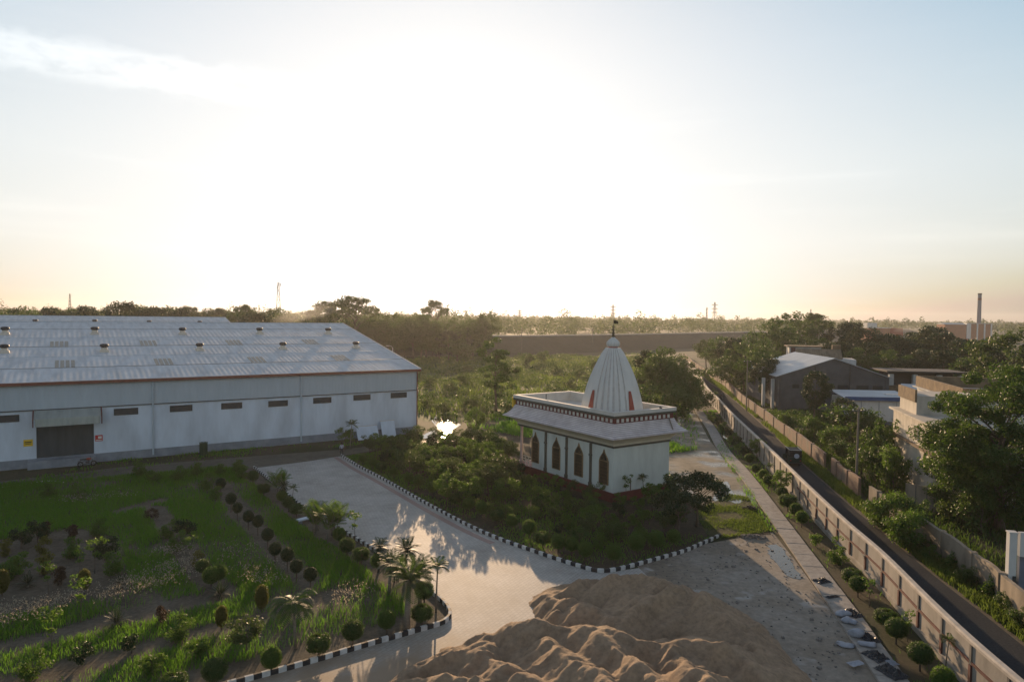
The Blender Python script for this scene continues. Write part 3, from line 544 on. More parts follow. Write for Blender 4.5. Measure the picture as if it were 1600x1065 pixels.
# spire
SXa, SYa = 4.45, -TB/2
def spire():
    prof = [(2.84, 7.58), (2.78, 8.28), (2.66, 9.0), (2.49, 9.76), (2.29, 10.6), (2.04, 11.4), (1.69, 12.35), (1.27, 13.3), (.97, 13.95), (.74, 14.3), (.66, 14.42)]
    plan = []    # one quarter of the stepped plan, repeated
    for q in range(4):
        ca, sa = [(1, 0), (0, 1), (-1, 0), (0, -1)][q]
        for u, v in ((1.03, -.20), (1.03, .20), (.97, .23), (.97, .46), (.90, .49), (.90, .70), (.82, .74), (.74, .82), (.70, .90), (.49, .90), (.46, .97), (.23, .97)): plan.append((u*ca-v*sa, u*sa+v*ca))
    mb = MB(); n_ = len(plan)
    for h, z in prof: mb.v += [(SXa+u*h, SYa+v*h, z) for u, v in plan]
    for i in range(len(prof)-1):
        for k in range(n_):
            k2 = (k+1) % n_; mb.f.append((i*n_+k, i*n_+k2, (i+1)*n_+k2, (i+1)*n_+k)); mb.mi.append(k % 2)
    mb.f.append(tuple(range((len(prof)-1)*n_, len(prof)*n_))); mb.mi.append(0)
    s = mb.build('spire', ['shikhara_white', 'groove'], tm)
    for ux, uy in ((-1, 0), (0, 1), (1, 0), (0, -1)):      # maroon tapering niches at the foot of each face
        pts = []
        for h, z, w in ((2.775, 8.3, .34), (2.5, 9.76, .2), (2.4, 10.2, .12)):
            pts.append((h, z, w))
        q = []
        for h, z, w in pts: q.append((SXa+ux*(h*1.03+.03)-uy*w, SYa+uy*(h*1.03+.03)+ux*w, z))
        for h, z, w in pts[::-1]: q.append((SXa+ux*(h*1.03+.03)+uy*w, SYa+uy*(h*1.03+.03)-ux*w, z))
        MB().extr(q, (ux*.06, uy*.06, 0)).build('niche', 'red_niche', s)
    MB().lathe([(.5, 14.35), (.5, 14.52)], (SXa, SYa, 0), 24).build('neck', 'red_niche', s)
    am = MB(); nl = 28; pr = [(.42, 14.5), (.6, 14.6), (.66, 14.8), (.62, 15.0), (.45, 15.2), (.22, 15.4), (.14, 15.5)]
    for r, z in pr:
        for k in range(nl): a = 2*math.pi*k/nl; rr_ = r*(1+.05*math.cos(a*14)); am.v.append((SXa+rr_*math.cos(a), SYa+rr_*math.sin(a), z))
    for i in range(len(pr)-1):
        for k in range(nl): am.f.append((i*nl+k, i*nl+(k+1) % nl, (i+1)*nl+(k+1) % nl, (i+1)*nl+k)); am.mi.append(0)
    am.f.append(tuple(range((len(pr)-1)*nl, len(pr)*nl))); am.mi.append(0); am.build('dome_cap', 'shikhara_white', s)
    MB().lathe([(.1, 15.48), (.24, 15.6), (.09, 15.75), (.2, 15.9), (.08, 16.05), (.15, 16.2), (.06, 16.35), (.1, 16.5), (.03, 16.7), (.02, 17.35)], (SXa, SYa, 0), 12).build('finial', 'bronze', s, True)
    MB().extr([(SXa-.02, SYa, 17.3), (SXa-.3, SYa-.4, 17.1), (SXa-.28, SYa-.38, 16.85), (SXa-.02, SYa, 16.9)], (.02, .02, 0)).build('flag', 'flag_dark', s)
simple('red_niche', (.32, .06, .035), .6, 0, .2, 2)
spire()
# ------------------------------------------------------------------ walls along the road
simple('wall_concrete', (.37, .335, .29), .85, 0, .38, .9, stretch=(1, 1, .35), bmp=.25); simple('coping_pale', (.52, .46, .39), .85, 0, .35, 1.3, bmp=.2)
simple('post_maroon', (.15, .06, .05), .8, 0, .45, 2); simple('post_dark', (.17, .155, .14), .85, 0, .4, 2)
wp = catmull(WALL, 1.0); HW = 2.25
bw = thing('boundary_wall', 'long grey concrete boundary wall with pale coping and maroon posts along the road', 'wall', tuple(wp[-1]))
def rel(o, par): o.location = -Vector(par.location); return o
rel(sweep(MB(), wp, [(-.1, 0), (-.1, HW), (.1, HW), (.1, 0)]).build('panel', 'wall_concrete', bw), bw)
rel(sweep(MB(), wp, [(-.2, HW+.002), (-.2, HW+.13), (-.12, HW+.2), (.12, HW+.2), (.2, HW+.13), (.2, HW+.002)]).build('coping', 'coping_pale', bw), bw)
near = [p for p in wp if p.y < 66]
rel(sweep(MB(), near, [(.10, 1.28), (.16, 1.28), (.16, 1.42), (.10, 1.42)]).build('tie_beam', 'post_maroon', bw), bw)
rel(sweep(MB(), wp, [(.10, 0), (.22, 0), (.22, .32), (.10, .36)]).build('footing', 'wall_concrete', bw), bw)
cw = catmull(WALL, 3.0); cnt = 0
for i in range(len(cw)-2, 0, -1):
    p = cw[i]; t = (cw[i+1]-cw[i-1]).normalized(); nr = Vector((t.y, -t.x)); an = math.atan2(t.y, t.x); q = p+nr*.13
    if cnt >= 58 or q.y > 170: break
    cnt += 1
    po = rel(MB().box((q.x, q.y, HW/2+.62), (.17, .07, HW-1.27), an).build('post', 'post_dark', bw), bw)
    q2 = MB().box((q.x, q.y, .62), (.21, .12, 1.24), an).build('post_foot', 'post_maroon' if q.y < 60 else 'post_dark', po); 
m, n, l, b = newmat('old_brick'); g = n.new('ShaderNodeNewGeometry'); mp = n.new('ShaderNodeMapping'); mp.inputs['Rotation'].default_value = (R_(90), 0, 0); l.new(g.outputs['Position'], mp.inputs[0])
bt = n.new('ShaderNodeTexBrick'); bt.inputs['Scale'].default_value = 1; bt.inputs['Brick Width'].default_value = .24; bt.inputs['Row Height'].default_value = .085; bt.inputs['Mortar Size'].default_value = .012
bt.inputs['Color1'].default_value = (.23, .125, .08, 1); bt.inputs['Color2'].default_value = (.17, .095, .06, 1); bt.inputs['Mortar'].default_value = (.2, .17, .14, 1); l.new(mp.outputs[0], bt.inputs[0])
sp = n.new('ShaderNodeSeparateXYZ'); l.new(g.outputs['Position'], sp.inputs[0])
pf = ramp(n, l, noise(n, l, g.outputs['Position'], .45, 5, .6), [(.50, (0, 0, 0)), (.58, (1, 1, 1))])
l.new(mixc(n, l, pf, bt.outputs[0], ramp(n, l, noise(n, l, g.outputs['Position'], 1.5, 6, .6, (1, 1, .3)), [(.3, (.09, .075, .058)), (.65, (.23, .185, .135))])), b.inputs['Base Color']); b.inputs['Roughness'].default_value = .9; bump(n, l, b, bt.outputs['Fac'], .3, -.02)
simple('plaster_old', (.30, .25, .19), .9, 0, .5, .8, stretch=(1, 1, .4), bmp=.3)
BR = [(76.4, 302), (64.4, 238), (58.8, 202), (55, 176), (47.9, 141.4), (45.7, 128.5), (42.4, 109.9), (39.2, 92.2), (37.3, 81.8), (35.4, 71.5), (34.2, 65.4), (33.4, 60), (32.6, 54.4), (32, 50), (31.7, 46.7), (31.1, 43.4), (29.9, 39.5), (29.2, 35.7), (28.6, 30), (28, 22)]
def old_wall(path, label, mat, seed, h=1.95, n=True):
    t = thing('brick_wall', label, 'wall', tuple(path[-1])); r = np.random.default_rng(seed)
    N = len(path); hh = h+.25*(fnoise(np.arange(N)*.22, np.zeros(N), seed)-.5)*2
    rel(sweep(MB(), path, [(-.13, 0), (-.13, h), (.13, h), (.13, 0)], zf=lambda i: (hh[i]-h) if True else 0).build('panel', mat, t), t)
    for i in range(2, N-1, 4):
        p = path[i]; q = path[min(i+1, N-1)]-path[i-1]; an = math.atan2(q.y, q.x); rel(MB().box((p.x, p.y, hh[i]/2+.03), (.36, .42, hh[i]+.06), an).build('pier', mat, t), t)
bp = catmull(BR, 1.)
far = [p for p in bp if p.y > 78]; nearw = [p for p in bp if p.y <= 64.5]; mid = [p for p in bp if 66 <= p.y <= 77.5]
old_wall(far[::2], 'far stretch of rough brick wall with broken top running beside the road', 'old_brick', 3)
old_wall(nearw, 'stained plastered wall across the road, bare stretch below the cream house', 'plaster_old', 8)
old_wall(mid, 'short overgrown piece of brick wall behind the tall road pole', 'old_brick', 5)
# ------------------------------------------------------------------ buildings beyond the road
simple('shed_wall', (.10, .10, .105), .9, 0, .35, .5); simple('house_cream', (.52, .475, .40), .85, 0, .35, .8, stretch=(1, 1, .4)); simple('house_white', (.56, .56, .54), .85, 0, .3, .8, stretch=(1, 1, .4))
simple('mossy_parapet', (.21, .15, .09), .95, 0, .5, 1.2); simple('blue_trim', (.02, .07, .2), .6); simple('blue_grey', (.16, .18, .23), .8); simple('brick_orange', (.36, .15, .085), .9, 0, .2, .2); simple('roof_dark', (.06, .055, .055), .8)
def openings(par, lst, base, ang, name='window'):
    for (x, y, z, w, h, face) in lst:
        fr_ = MB().box((x, y, z), ((w+.2, .12, h+.2) if face == 'x' else (.12, w+.2, h+.2))).build(name, 'house_white', par)
        MB().box((x, y, z), ((w, .16, h) if face == 'x' else (.16, w, h))).build('pane', 'black_paint', fr_)
# gabled shed
t = thing('gabled_shed', 'old grey shed with a wide dark gable and blue tin roof past the brick wall', 'shed', (51.8, 132, 0), R_(-5))
L_, Dp, ez, rz_ = 20.5, 23, 6.6, 10.1
MB().extr([(0, 0, 0), (L_, 0, 0), (L_, 0, ez), (L_/2, 0, rz_), (0, 0, ez)], (0, .3, 0)).build('gable_wall', 'shed_wall', t)
MB().box((.15, Dp/2+.15, ez/2), (.3, Dp-.35, ez)).box((L_-.15, Dp/2+.15, ez/2), (.3, Dp-.35, ez)).box((L_/2, Dp+.16, ez/2), (L_, .3, ez)).build('side_wall', 'shed_wall', t)
k = (rz_-ez)/(L_/2)
MB().extr([(-.6, -.4, ez-.6*k+.05), (L_/2, -.4, rz_+.05), (L_/2, -.4, rz_+.17), (-.6, -.4, ez-.6*k+.17)], (0, Dp+1, 0)).extr([(L_/2+.01, -.4, rz_+.05), (L_+.6, -.4, ez-.6*k+.05), (L_+.6, -.4, ez-.6*k+.17), (L_/2+.01, -.4, rz_+.17)], (0, Dp+1, 0)).build('roof', 'shed_sheet', t)
for x in (.5, 6.9, 13.4, 20): MB().box((x, -.12, (ez+min(x, L_-x)*k)/2), (.35, .22, ez+min(x, L_-x)*k-.4)).build('pilaster', 'shed_wall', t)
for x, w in ((3.2, 1.3), (12., 2.0), (15.6, 2.2), (18.4, 1.8)): MB().box((x, -.05, 4.7), (w, .08, .8)).build('window', 'black_paint', t)
for x in (-.45, -1.6): MB().box((x, 1.4+(-x)*2, 2.9), (.5, .8, 5.8)).build('buttress', 'house_white', t)
# low rusty roof, white block and little rooms behind the shed
t = thing('tin_roof_house', 'low house with rusty patched tin roof behind the gabled shed', 'house', (66.5, 158, 0), R_(-20))
MB().box((6, 4, 4.3), (12, 8, 8.6)).build('wall', 'house_white', t)
rf = MB().extr([(-.4, -.5, 8.7), (-.4, 4, 10.6), (-.4, 4, 10.75), (-.4, -.5, 8.85)], (9.6, 0, 0)).extr([(-.4, 4.01, 10.6), (-.4, 8.5, 8.7), (-.4, 8.5, 8.85), (-.4, 4.01, 10.75)], (9.6, 0, 0)).build('roof', 'rusty_sheet', t)
for x in (3.0, 4.3, 6.6, 7.7): MB().extr([(x, .2, 9.03), (x, 1.9, 9.75), (x, 1.9, 9.8), (x, .2, 9.08)], (.8, 0, 0)).build('roof_patch', 'pale_paint', rf)
MB().box((8.3, 5.2, 10.9), (1.8, 1.6, 1.6)).build('water_tank', 'mossy_parapet', t)
t = thing('white_block_house', 'small whitewashed block with flat slab roof and scribbled wall above the shed', 'house', (67.5, 166, 0), R_(-14))
MB().box((3.6, 2.5, 5.5), (7.2, 5, 11)).build('wall', 'house_white', t); MB().box((3.6, 2.5, 11.1), (8.2, 6, .2)).build('roof', 'mossy_parapet', t)
MB().box((.9, -.04, 9.7), (1.0, .08, 2.2)).build('door', 'post_maroon', t)
gr = MB()
for pts in ([(2.6, 10), (4.4, 10.1), (3.4, 8.8)], [(4.4, 9.9), (5.2, 9), (5.9, 10), (5.5, 8.9)], [(2.5, 9.4), (4.2, 9.3)]): gr.tube([(x, -.03, z) for x, z in pts], .05, 5)
gr.build('wall_scribble', 'plinth_grey', t)
# blue edged shed
t = thing('blue_roof_shed', 'long pale shed with a bright blue roof edge below the dark gable', 'shed', tuple(at(1322, 640, 112)*Vector((1, 1, 0)).to_3d() if False else (at(1322, 640, 112).x, 112, 0)), R_(-4))
MB().box((5.2, 3, 2.3), (10.4, 6, 4.6)).build('wall', 'house_white', t); MB().extr([(-.3, -.4, 4.62), (-.3, 6.4, 5.4), (-.3, 6.4, 5.5), (-.3, -.4, 4.72)], (11, 0, 0)).build('roof', 'shed_sheet', t)
MB().box((5.2, -.5, 4.75), (11.2, .15, .62)).build('roof_edge', 'blue_trim', t); MB().box((8.2, -.1, 5.55), (4.2, 1.4, .12)).build('roof_patch', 'pale_paint', t)
for x in (2.4, 5.2, 8): MB().box((x, -.03, 2.2), (.07, .08, 4.2)).build('wall_joint', 'plinth_grey', t)
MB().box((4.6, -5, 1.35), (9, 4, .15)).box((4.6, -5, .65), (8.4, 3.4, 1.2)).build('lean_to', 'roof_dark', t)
# white house with two dark windows
px_ = at(1412, 620, 116)
t = thing('low_white_house', 'low white house with two dark openings behind the blue edged shed', 'house', (px_.x, 116, 0), R_(-30))
MB().box((2.2, 2.5, 2.5), (4.4, 5, 5.0)).build('wall', 'house_white', t); MB().extr([(-.5, -.7, 5.05), (-.5, 5.5, 6.3), (-.5, 5.5, 6.45), (-.5, -.7, 5.2)], (5.4, 0, 0)).build('roof', 'shed_sheet', t)
openings(t, [(1.0, -.02, 3.9, .9, 1.4, 'x'), (3.2, -.02, 3.9, .9, 1.4, 'x')], 0, 0)
px_ = at(1388, 598, 135)
t = thing('dark_roofed_house', 'dark house with square columns on its open floor under the tree line', 'house', (px_.x, 135, 0), R_(-8))
MB().box((7, 4, 2.4), (14, 8, 4.8)).build('wall', 'mossy_parapet', t); MB().box((7, 5, 6.1), (12, 5, 2.6)).build('back_wall', 'roof_dark', t)
for x in (.6, 5, 9.5, 13.4): MB().box((x, .4, 5.9), (.8, .8, 2.2)).build('column', 'house_white', t)
MB().box((7, 4, 7.55), (15, 9, .25)).build('roof', 'roof_dark', t)
# long white building with mossy parapet
pa = at(1440, 587, 95)
t = thing('parapet_building', 'long white building with mossy brown parapet behind the big tree', 'building', (56.6, 95, 0), R_(-106))
hz = pa.z
MB().box((9, 5, (hz-1.4)/2), (18, 10, hz-1.4)).build('wall', 'house_white', t)
q = MB().box((9, 0, hz-.68), (18.2, .3, 1.36)).box((18., 5, hz-.68), (.3, 9.7, 1.36)).box((.0, 5, hz-.68), (.3, 9.7, 1.36)); q.build('parapet', 'mossy_parapet', t)
MB().box((9, -.2, hz-1.45), (18.6, .6, .12)).build('ledge', 'house_white', t)
# two storey cream house by the road wall
cn = G(1462, 792); hx = thing('cream_house', 'two storey cream house with stained wall and scribbles, half hidden by the big tree', 'house', (cn.x, cn.y, 0), R_(-15))
# local x along the shaded wall, y along the sunlit wall facing the road
zt = 17.5-(668-501.5)*cn.y/FPX
MB().box((6, 7.5, (zt-.2)/2), (12, 15, zt-.2)).build('wall', 'house_cream', hx)
MB().box((6, 7.5, zt+.0), (12.8, 15.9, .22)).build('roof', 'house_cream', hx)
MB().box((6, 7.5, zt-2.75), (12.9, 15.6, .16)).build('floor_band', 'mossy_parapet', hx)
MB().box((4.5, 11.5, zt+1.1), (8, 6, 2.0)).build('roof_room', 'house_cream', hx)
MB().box((.4, 11.5, zt+2.1), (.2, 6.2, 1.3)).build('parapet', 'mossy_parapet', hx)
openings(hx, [(-.03, 2.6, zt-4.3, 1.0, 1.5, 'y'), (-.03, 6.2, zt-1.5, 1.0, 1.4, 'y'), (2.6, -.03, zt-4.6, 1.6, 2.2, 'x'), (6.4, -.03, zt-4.4, 1.3, 1.5, 'x')], 0, 0)
gr = MB()
for pts in ([(.6, 4.2), (1.3, 4.35), (1.0, 3.9), (.55, 3.6), (1.2, 3.4)], [(.6, 3.1), (.7, 2.6), (1.3, 2.5), (1.3, 3.1)], [(.7, 2.2), (1.3, 2.1), (.7, 1.7), (1.3, 1.6)]): gr.tube([(-.03, x, z) for x, z in pts], .05, 5)
gr.build('wall_scribble', 'plinth_grey', hx)
MB().box((6, -.04, .35), (12.02, .1, .7)).build('blue_dado', 'blue_trim', hx)
t = thing('gate_panel', 'row of pale old gate panels standing among vines before the cream house', 'gate', tuple(G(1422, 792)), R_(122))
for k in range(3): MB().box((k*-1.0, 0, 1.1+k*.05), (.92, .1, 2.2)).build('panel', 'plaster_old', t); MB().box((k*-1.0-.5, .0, 1.15), (.09, .16, 2.4)).build('post', 'post_dark', t)
# white post and shed at the frame edge
p = G(1577, 943); t = thing('white_gate_post', 'tall slim white post standing against the stained wall', 'post', tuple(p), R_(-12))
hp = 17.5-(833-502)*p.y/FPX
MB().box((0, 0, hp/2), (.42, .42, hp)).build('shaft', 'house_white', t); MB().box((.1, -.22, 1.6), (.16, .1, .5)).build('meter_box', 'dark_steel', t); MB().box((0, 0, hp+.04), (.5, .5, .08)).build('cap', 'house_white', t)
t = thing('white_kiosk', 'white and blue grey hut behind the slim white post', 'hut', (p.x+.62, p.y+.25, 0), R_(-4))
MB().box((3.6, .12, hp*.33), (7, .24, hp*.66)).build('wall', 'blue_grey', t); MB().extr([(-.1, -.3, hp*.67), (-.1, -.3, hp+.02), (7.4, -.3, hp-.2), (7.4, -.3, hp*.5)], (0, .25, 0)).build('fascia', 'house_white', t)
# far factories, chimney
p = at(1476, 527, 620)
t = thing('brick_factory', 'orange brick factory blocks with pale roofs at the foot of the chimney', 'factory', (p.x, 620, 0), R_(-8))
MB().box((9, 8, 7.5), (18, 16, 15)).box((30, 8, 8), (18, 16, 16)).build('wall', 'brick_orange', t)
MB().extr([(-.5, -.5, 15.1), (-.5, 8, 16.6), (-.5, 16.5, 15.1)], (19, 0, 0)).box((30, 8, 16.2), (19, 17, .4)).build('roof', 'house_white', t)
for x in (21, 27, 33, 38.5): MB().box((x, -.3, 8), (1.1, .6, 15.9)).build('pilaster', 'pale_paint', t)
MB().box((19.6, 4, 9.5), (2.6, 8, 14)).build('stair_tower', 'pale_paint', t)
p = at(1356, 527, 520)
t = thing('red_factory', 'low red factory building with a white upper room beyond the dark trees', 'factory', (p.x, 520, 0), R_(-6))
MB().box((8, 8, 6), (16, 16, 12)).build('wall', 'brick_orange', t); MB().box((21, 8, 6), (9.5, 14, 12.2)).build('red_wall', 'red_niche', t); MB().box((4.5, 8, 14), (7, 8, 4)).build('roof_room', 'house_white', t); MB().box((8, 8, 12.2), (17, 17, .4)).build('roof', 'house_white', t)
p = at(1528.5, 527, 640); t = thing('factory_chimney', 'tall thin grey chimney stack with red mid bands', 'chimney', (p.x, 640, 0))
MB().lathe([(2.0, 0), (1.55, 44)], n=14).build('shaft', 'blue_grey', t); MB().lathe([(1.75, 21), (1.7, 26)], n=14).lathe([(1.62, 38), (1.6, 40)], n=14).build('band', 'post_maroon', t); MB().lathe([(1.7, 43.4), (1.85, 44.4)], n=14).build('cap', 'black_paint', t)
# lattice towers and pylons
def lattice(name, label, cat, px, ytop, Y, wb, arms, grp=None):
    p = at(px, ytop, Y); h = p.z; t = thing(name, label, cat, (p.x, Y, 0), R_(20), grp); mb = MB(); N = 9; r = max(.16, Y*.00026)
    wz = lambda z: wb*(1-z/h)+wb*.16*(z/h)
    for sx_, sy_ in ((-1, -1), (1, -1), (1, 1), (-1, 1)): mb.tube([(sx_*wz(0)/2, sy_*wz(0)/2, 0), (sx_*wz(h)/2, sy_*wz(h)/2, h)], r, 4)
    for i in range(N):
        z0, z1 = h*i/N, h*(i+1)/N; a, b2 = wz(z0)/2, wz(z1)/2
        for q in range(4):
            c0 = [(-1, -1), (1, -1), (1, 1), (-1, 1)][q]; c1 = [(1, -1), (1, 1), (-1, 1), (-1, -1)][q]
            mb.tube([(c0[0]*a, c0[1]*a, z0), (c1[0]*b2, c1[1]*b2, z1)], r*.7, 4); mb.tube([(c0[0]*b2, c0[1]*b2, z1), (c1[0]*b2, c1[1]*b2, z1)], r*.6, 4)
    mb.build('mast', 'dark_steel', t)
    if arms:
        for z in arms: MB().tube([(-wb*.9, 0, h*z), (0, 0, h*z+1.2), (wb*.9, 0, h*z)], r, 4).tube([(-wb*.9, 0, h*z), (wb*.9, 0, h*z)], r, 4).build('crossarm', 'dark_steel', t)
    else:
        for k in range(3): MB().box((math.cos(k*2.1)*1.5, math.sin(k*2.1)*1.5, h-2-k*2.), (.7, .5, 2.4), k*2.1).build('antenna', 'pale_paint', t)
lattice('telecom_tower', 'slim lattice telecom mast rising over the trees behind the warehouse roof', 'mast', 435, 441, 560, 5.5, None)
lattice('telecom_tower', 'faint distant lattice mast over the tree line above the second warehouse', 'mast', 109, 459, 1000, 5, None)
lattice('pylon', 'taller of the two hazy pylons near each other on the horizon', 'pylon', 1117, 472, 1100, 7, (.62, .76, .9))
lattice('telecom_tower', 'thin hazy mast standing just beside the taller pylon', 'mast', 1104.5, 480, 1100, 3.5, None)
lattice('pylon', 'hazy pylon standing on the horizon straight above the temple spire', 'pylon', 958, 476, 1150, 6.5, (.62, .76, .9))
lattice('pylon', 'smaller faint pylon on the horizon over the paved yard', 'pylon', 812, 484, 1300, 6, (.66, .8, .93))
lattice('telecom_tower', 'faint short mast above the tall dark trees behind the shed', 'mast', 1267, 483, 1300, 3.5, None)
# ------------------------------------------------------------------ plants: one mesh pair per kind, every plant its own objects
NPR = np.random.default_rng(11)
KIND = {}
def clumps(rng, n, cr, ch, z0, shape):
    out = []
    while len(out) < n:
        u = rng.uniform(-1, 1, 3)
        if shape == 'umbrella':
            if u[0]**2+u[1]**2 > 1: continue
            r = math.hypot(u[0], u[1]); out.append((u[0]*cr, u[1]*cr, z0+ch*(.95-.45*r*r+u[2]*.12)))
        elif shape == 'cone':
            h = rng.random()**.8; r = math.hypot(u[0], u[1])
            if r > 1: continue
            k = (1-h)**.75*.95+.12; out.append((u[0]*cr*k, u[1]*cr*k, z0+ch*h))
        else:
            q = u[0]**2+u[1]**2+u[2]**2
            if q > 1 or q < .12: continue
            k = 1-.25*max(0, -u[2]); out.append((u[0]*cr*k, u[1]*cr*k, z0+ch*(.5+.5*u[2])))
    return np.array(out)
def make_tree(kind, seed, H, cr, ch, z0, ncl, clr, nl, ls, mat, shape='round', tr=.18, limbs=9, bark='bark', aspect=.5, up=.45, flat_=.7, fork=False, droop=0.):
    rng = np.random.default_rng(seed); C = clumps(rng, ncl, cr, ch, z0, shape)
    per = nl//ncl; sz = rng.uniform(.65, 1.25, ncl); P = []; O = []
    for c, s in zip(C, sz):
        d = rng.normal(size=(per, 3)); d /= np.linalg.norm(d, axis=1)[:, None]; rr = clr*s*rng.random((per, 1))**.42; q = d*rr; q[:, 2] *= flat_
        P.append(c+q); O.append(d)
    P = np.concatenate(P); O = np.concatenate(O); P[:, 2] = np.maximum(P[:, 2], .03)
    crown = npmesh(kind+'_crown', leafco(P, ls*rng.uniform(.7, 1.3, len(P)), rng, up, aspect, O*.5, droop), 4, mat)
    mb = MB(); top = z0+ch*.72; k = 6; ps = []; off = np.zeros(2)
    for i in range(k+1):
        ps.append((off[0], off[1], top*i/k)); off = off+rng.uniform(-1, 1, 2)*cr*.045
    rad = [tr*(1-.8*i/k)+(.25*tr if i == 0 else 0) for i in range(k+1)]
    mb.tube(ps, rad, 8)
    order = rng.permutation(ncl)[:limbs]
    for j in order:
        c = C[j]; h = min(max(z0*.75, c[2]-.5*math.hypot(c[0], c[1])), top*.95); f = h/top*k; i0 = min(int(f), k-1); w = f-i0
        s = np.array(ps[i0])*(1-w)+np.array(ps[i0+1])*w; mid = (s+c)/2+np.array([0, 0, .08*cr]); r0 = tr*(1-.75*h/top)*.6
        mb.tube([s, mid, c], [r0, r0*.6, r0*.25], 5, 0, False)
    KIND[kind] = (mb.mesh(kind+'_trunk', bark, True), crown)
def make_ball(kind, seed, r, h, zc, nl, ls, mat, box=False):
    rng = np.random.default_rng(seed); d = rng.normal(size=(nl, 3)); d /= np.linalg.norm(d, axis=1)[:, None]
    if box: d = np.sign(d)*np.abs(d)**.6; d /= np.maximum(np.abs(d).max(1), np.linalg.norm(d, axis=1)*.86)[:, None]
    q = d*(1+rng.normal(size=(nl, 1))*.05-.09*rng.random((nl, 1)))*np.array([r, r, h]); q[:, 2] += zc
    inner = d[:nl//3]*np.array([r, r, h])*.8; inner[:, 2] += zc
    co = np.concatenate([leafco(q, ls*rng.uniform(.7, 1.3, nl), rng, .1, .55, d), leafco(inner, ls*2.6, rng, .1, .9, d[:nl//3]*2)])
    crown = npmesh(kind+'_crown', co, 4, mat)
    KIND[kind] = (MB().tube([(0, 0, 0), (.02, .01, zc)], [.05, .035], 6).mesh(kind+'_trunk', 'bark'), crown)
def make_palm(kind, seed, th, tr, nf, fl, mat, lw=.05, nleaf=18, droop=1., base_spread=0, up0=.2, up1=1.2, leaflen=.4, bark='palm_bark', stems=1):
    rng = np.random.default_rng(seed); co = []; mb = MB()
    for s_ in range(stems):
        o = np.array([rng.uniform(-1, 1)*base_spread, rng.uniform(-1, 1)*base_spread]) if stems > 1 else np.zeros(2); h = th*(1 if stems == 1 else rng.uniform(.55, 1))
        lean = rng.uniform(-.08, .08, 2)*h
        mb.tube([(o[0], o[1], 0), (o[0]+lean[0]*.4, o[1]+lean[1]*.4, h*.5), (o[0]+lean[0], o[1]+lean[1], h)], [tr*1.3, tr, tr*.75], 8); base = np.array([o[0]+lean[0], o[1]+lean[1], h])
        for f in range(nf//stems):
            a = 2*math.pi*(f*.382+rng.uniform(-.03, .03)); e = rng.uniform(up0, up1); L = fl*rng.uniform(.75, 1.1); p = base.copy(); dirv = np.array([math.cos(a)*math.cos(e), math.sin(a)*math.cos(e), math.sin(e)]); st = L/nleaf; ps = [p.copy()]
            for i in range(nleaf):
                dirv = dirv+np.array([0, 0, -droop*1.7/nleaf*(.4+i/nleaf)]); dirv /= np.linalg.norm(dirv); q = p+dirv*st; side = np.cross(dirv, [0, 0, 1.]); side /= np.linalg.norm(side)+1e-6; u = np.cross(side, dirv)
                ll = leaflen*fl*(math.sin(math.pi*min(1, (i+1.5)/(nleaf+1)))**.6)*rng.uniform(.85, 1.1)
                for sg in (-1, 1):
                    tip = q+side*sg*ll*.86+dirv*ll*.45-u*ll*.18*droop; w = dirv*lw*.5; m_ = (q+tip)/2
                    co.append([q, m_+w, tip, m_-w])
                p = q; ps.append(p.copy())
            mb.tube([ps[0], ps[nleaf//2], ps[-1]], [.025*fl/1.5, .015, .006], 4, 0, False)
    KIND[kind] = (mb.mesh(kind+'_trunk', bark, True), npmesh(kind+'_crown', np.array(co), 4, mat))
PARTN = {'palm': 'fronds'}
def plant(kind, x, y, label, cat, name, s=1., sz=None, rz=None, group=None, z=0.):
    t = thing(name, label, cat, (x, y, z), random.uniform(0, 6.28) if rz is None else rz, group); t.scale = (s, s, s if sz is None else sz)
    tr, cr = KIND[kind]; link('trunk', tr, t); link('fronds' if 'palm' in name else 'crown', cr, t); return t
random.seed(3)
make_tree('broad', 1, 12, 5, 8.5, 3.4, 46, 1.55, 7400, .46, 'leaf', tr=.3)
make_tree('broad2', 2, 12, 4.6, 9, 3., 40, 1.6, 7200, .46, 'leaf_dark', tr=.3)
make_tree('broad3', 3, 12, 5.4, 8, 4, 38, 1.5, 6200, .44, 'leaf_dusty', tr=.28)
make_tree('umbrella', 4, 16, 8, 8, 7.5, 44, 1.5, 5600, .5, 'leaf_dusty', 'umbrella', tr=.42, limbs=22, flat_=.45)
make_tree('tiered', 5, 13, 4.4, 11.4, 1.6, 46, 1.05, 4600, .42, 'leaf', 'round', tr=.24, limbs=26, flat_=.5)
make_tree('scrub', 6, 4, 2.4, 3.6, .3, 22, 1.0, 2400, .3, 'leaf', tr=.1)
make_tree('scrub2', 7, 4, 2.6, 3.2, .2, 20, 1.0, 2200, .3, 'leaf_dusty', tr=.1)
make_tree('shrub', 8, 1.6, .75, 1.3, .15, 18, .36, 1500, .13, 'leaf_light', tr=.04)
make_tree('shrub2', 9, 1.7, .8, 1.3, .25, 14, .38, 800, .2, 'leaf_light', tr=.04, aspect=.42, droop=.5)
make_tree('shrub_dark', 10, 1.7, .7, 1.4, .2, 14, .36, 1300, .14, 'leaf_dark', tr=.04)
make_tree('shrub_red', 12, 1.3, .55, 1.0, .2, 12, .3, 900, .13, 'leaf_red', tr=.03)
make_tree('shrub_yellow', 13, 1.4, .45, 1.2, .12, 12, .3, 1000, .13, 'leaf_yellow', tr=.03)
make_tree('small', 14, 3.6, 1.35, 2.5, 1.0, 24, .5, 2000, .19, 'leaf_light', tr=.07)
make_tree('small2', 15, 3.6, 1.5, 2.2, 1.2, 20, .5, 1500, .25, 'leaf_dusty', tr=.07, aspect=.4, droop=.6)
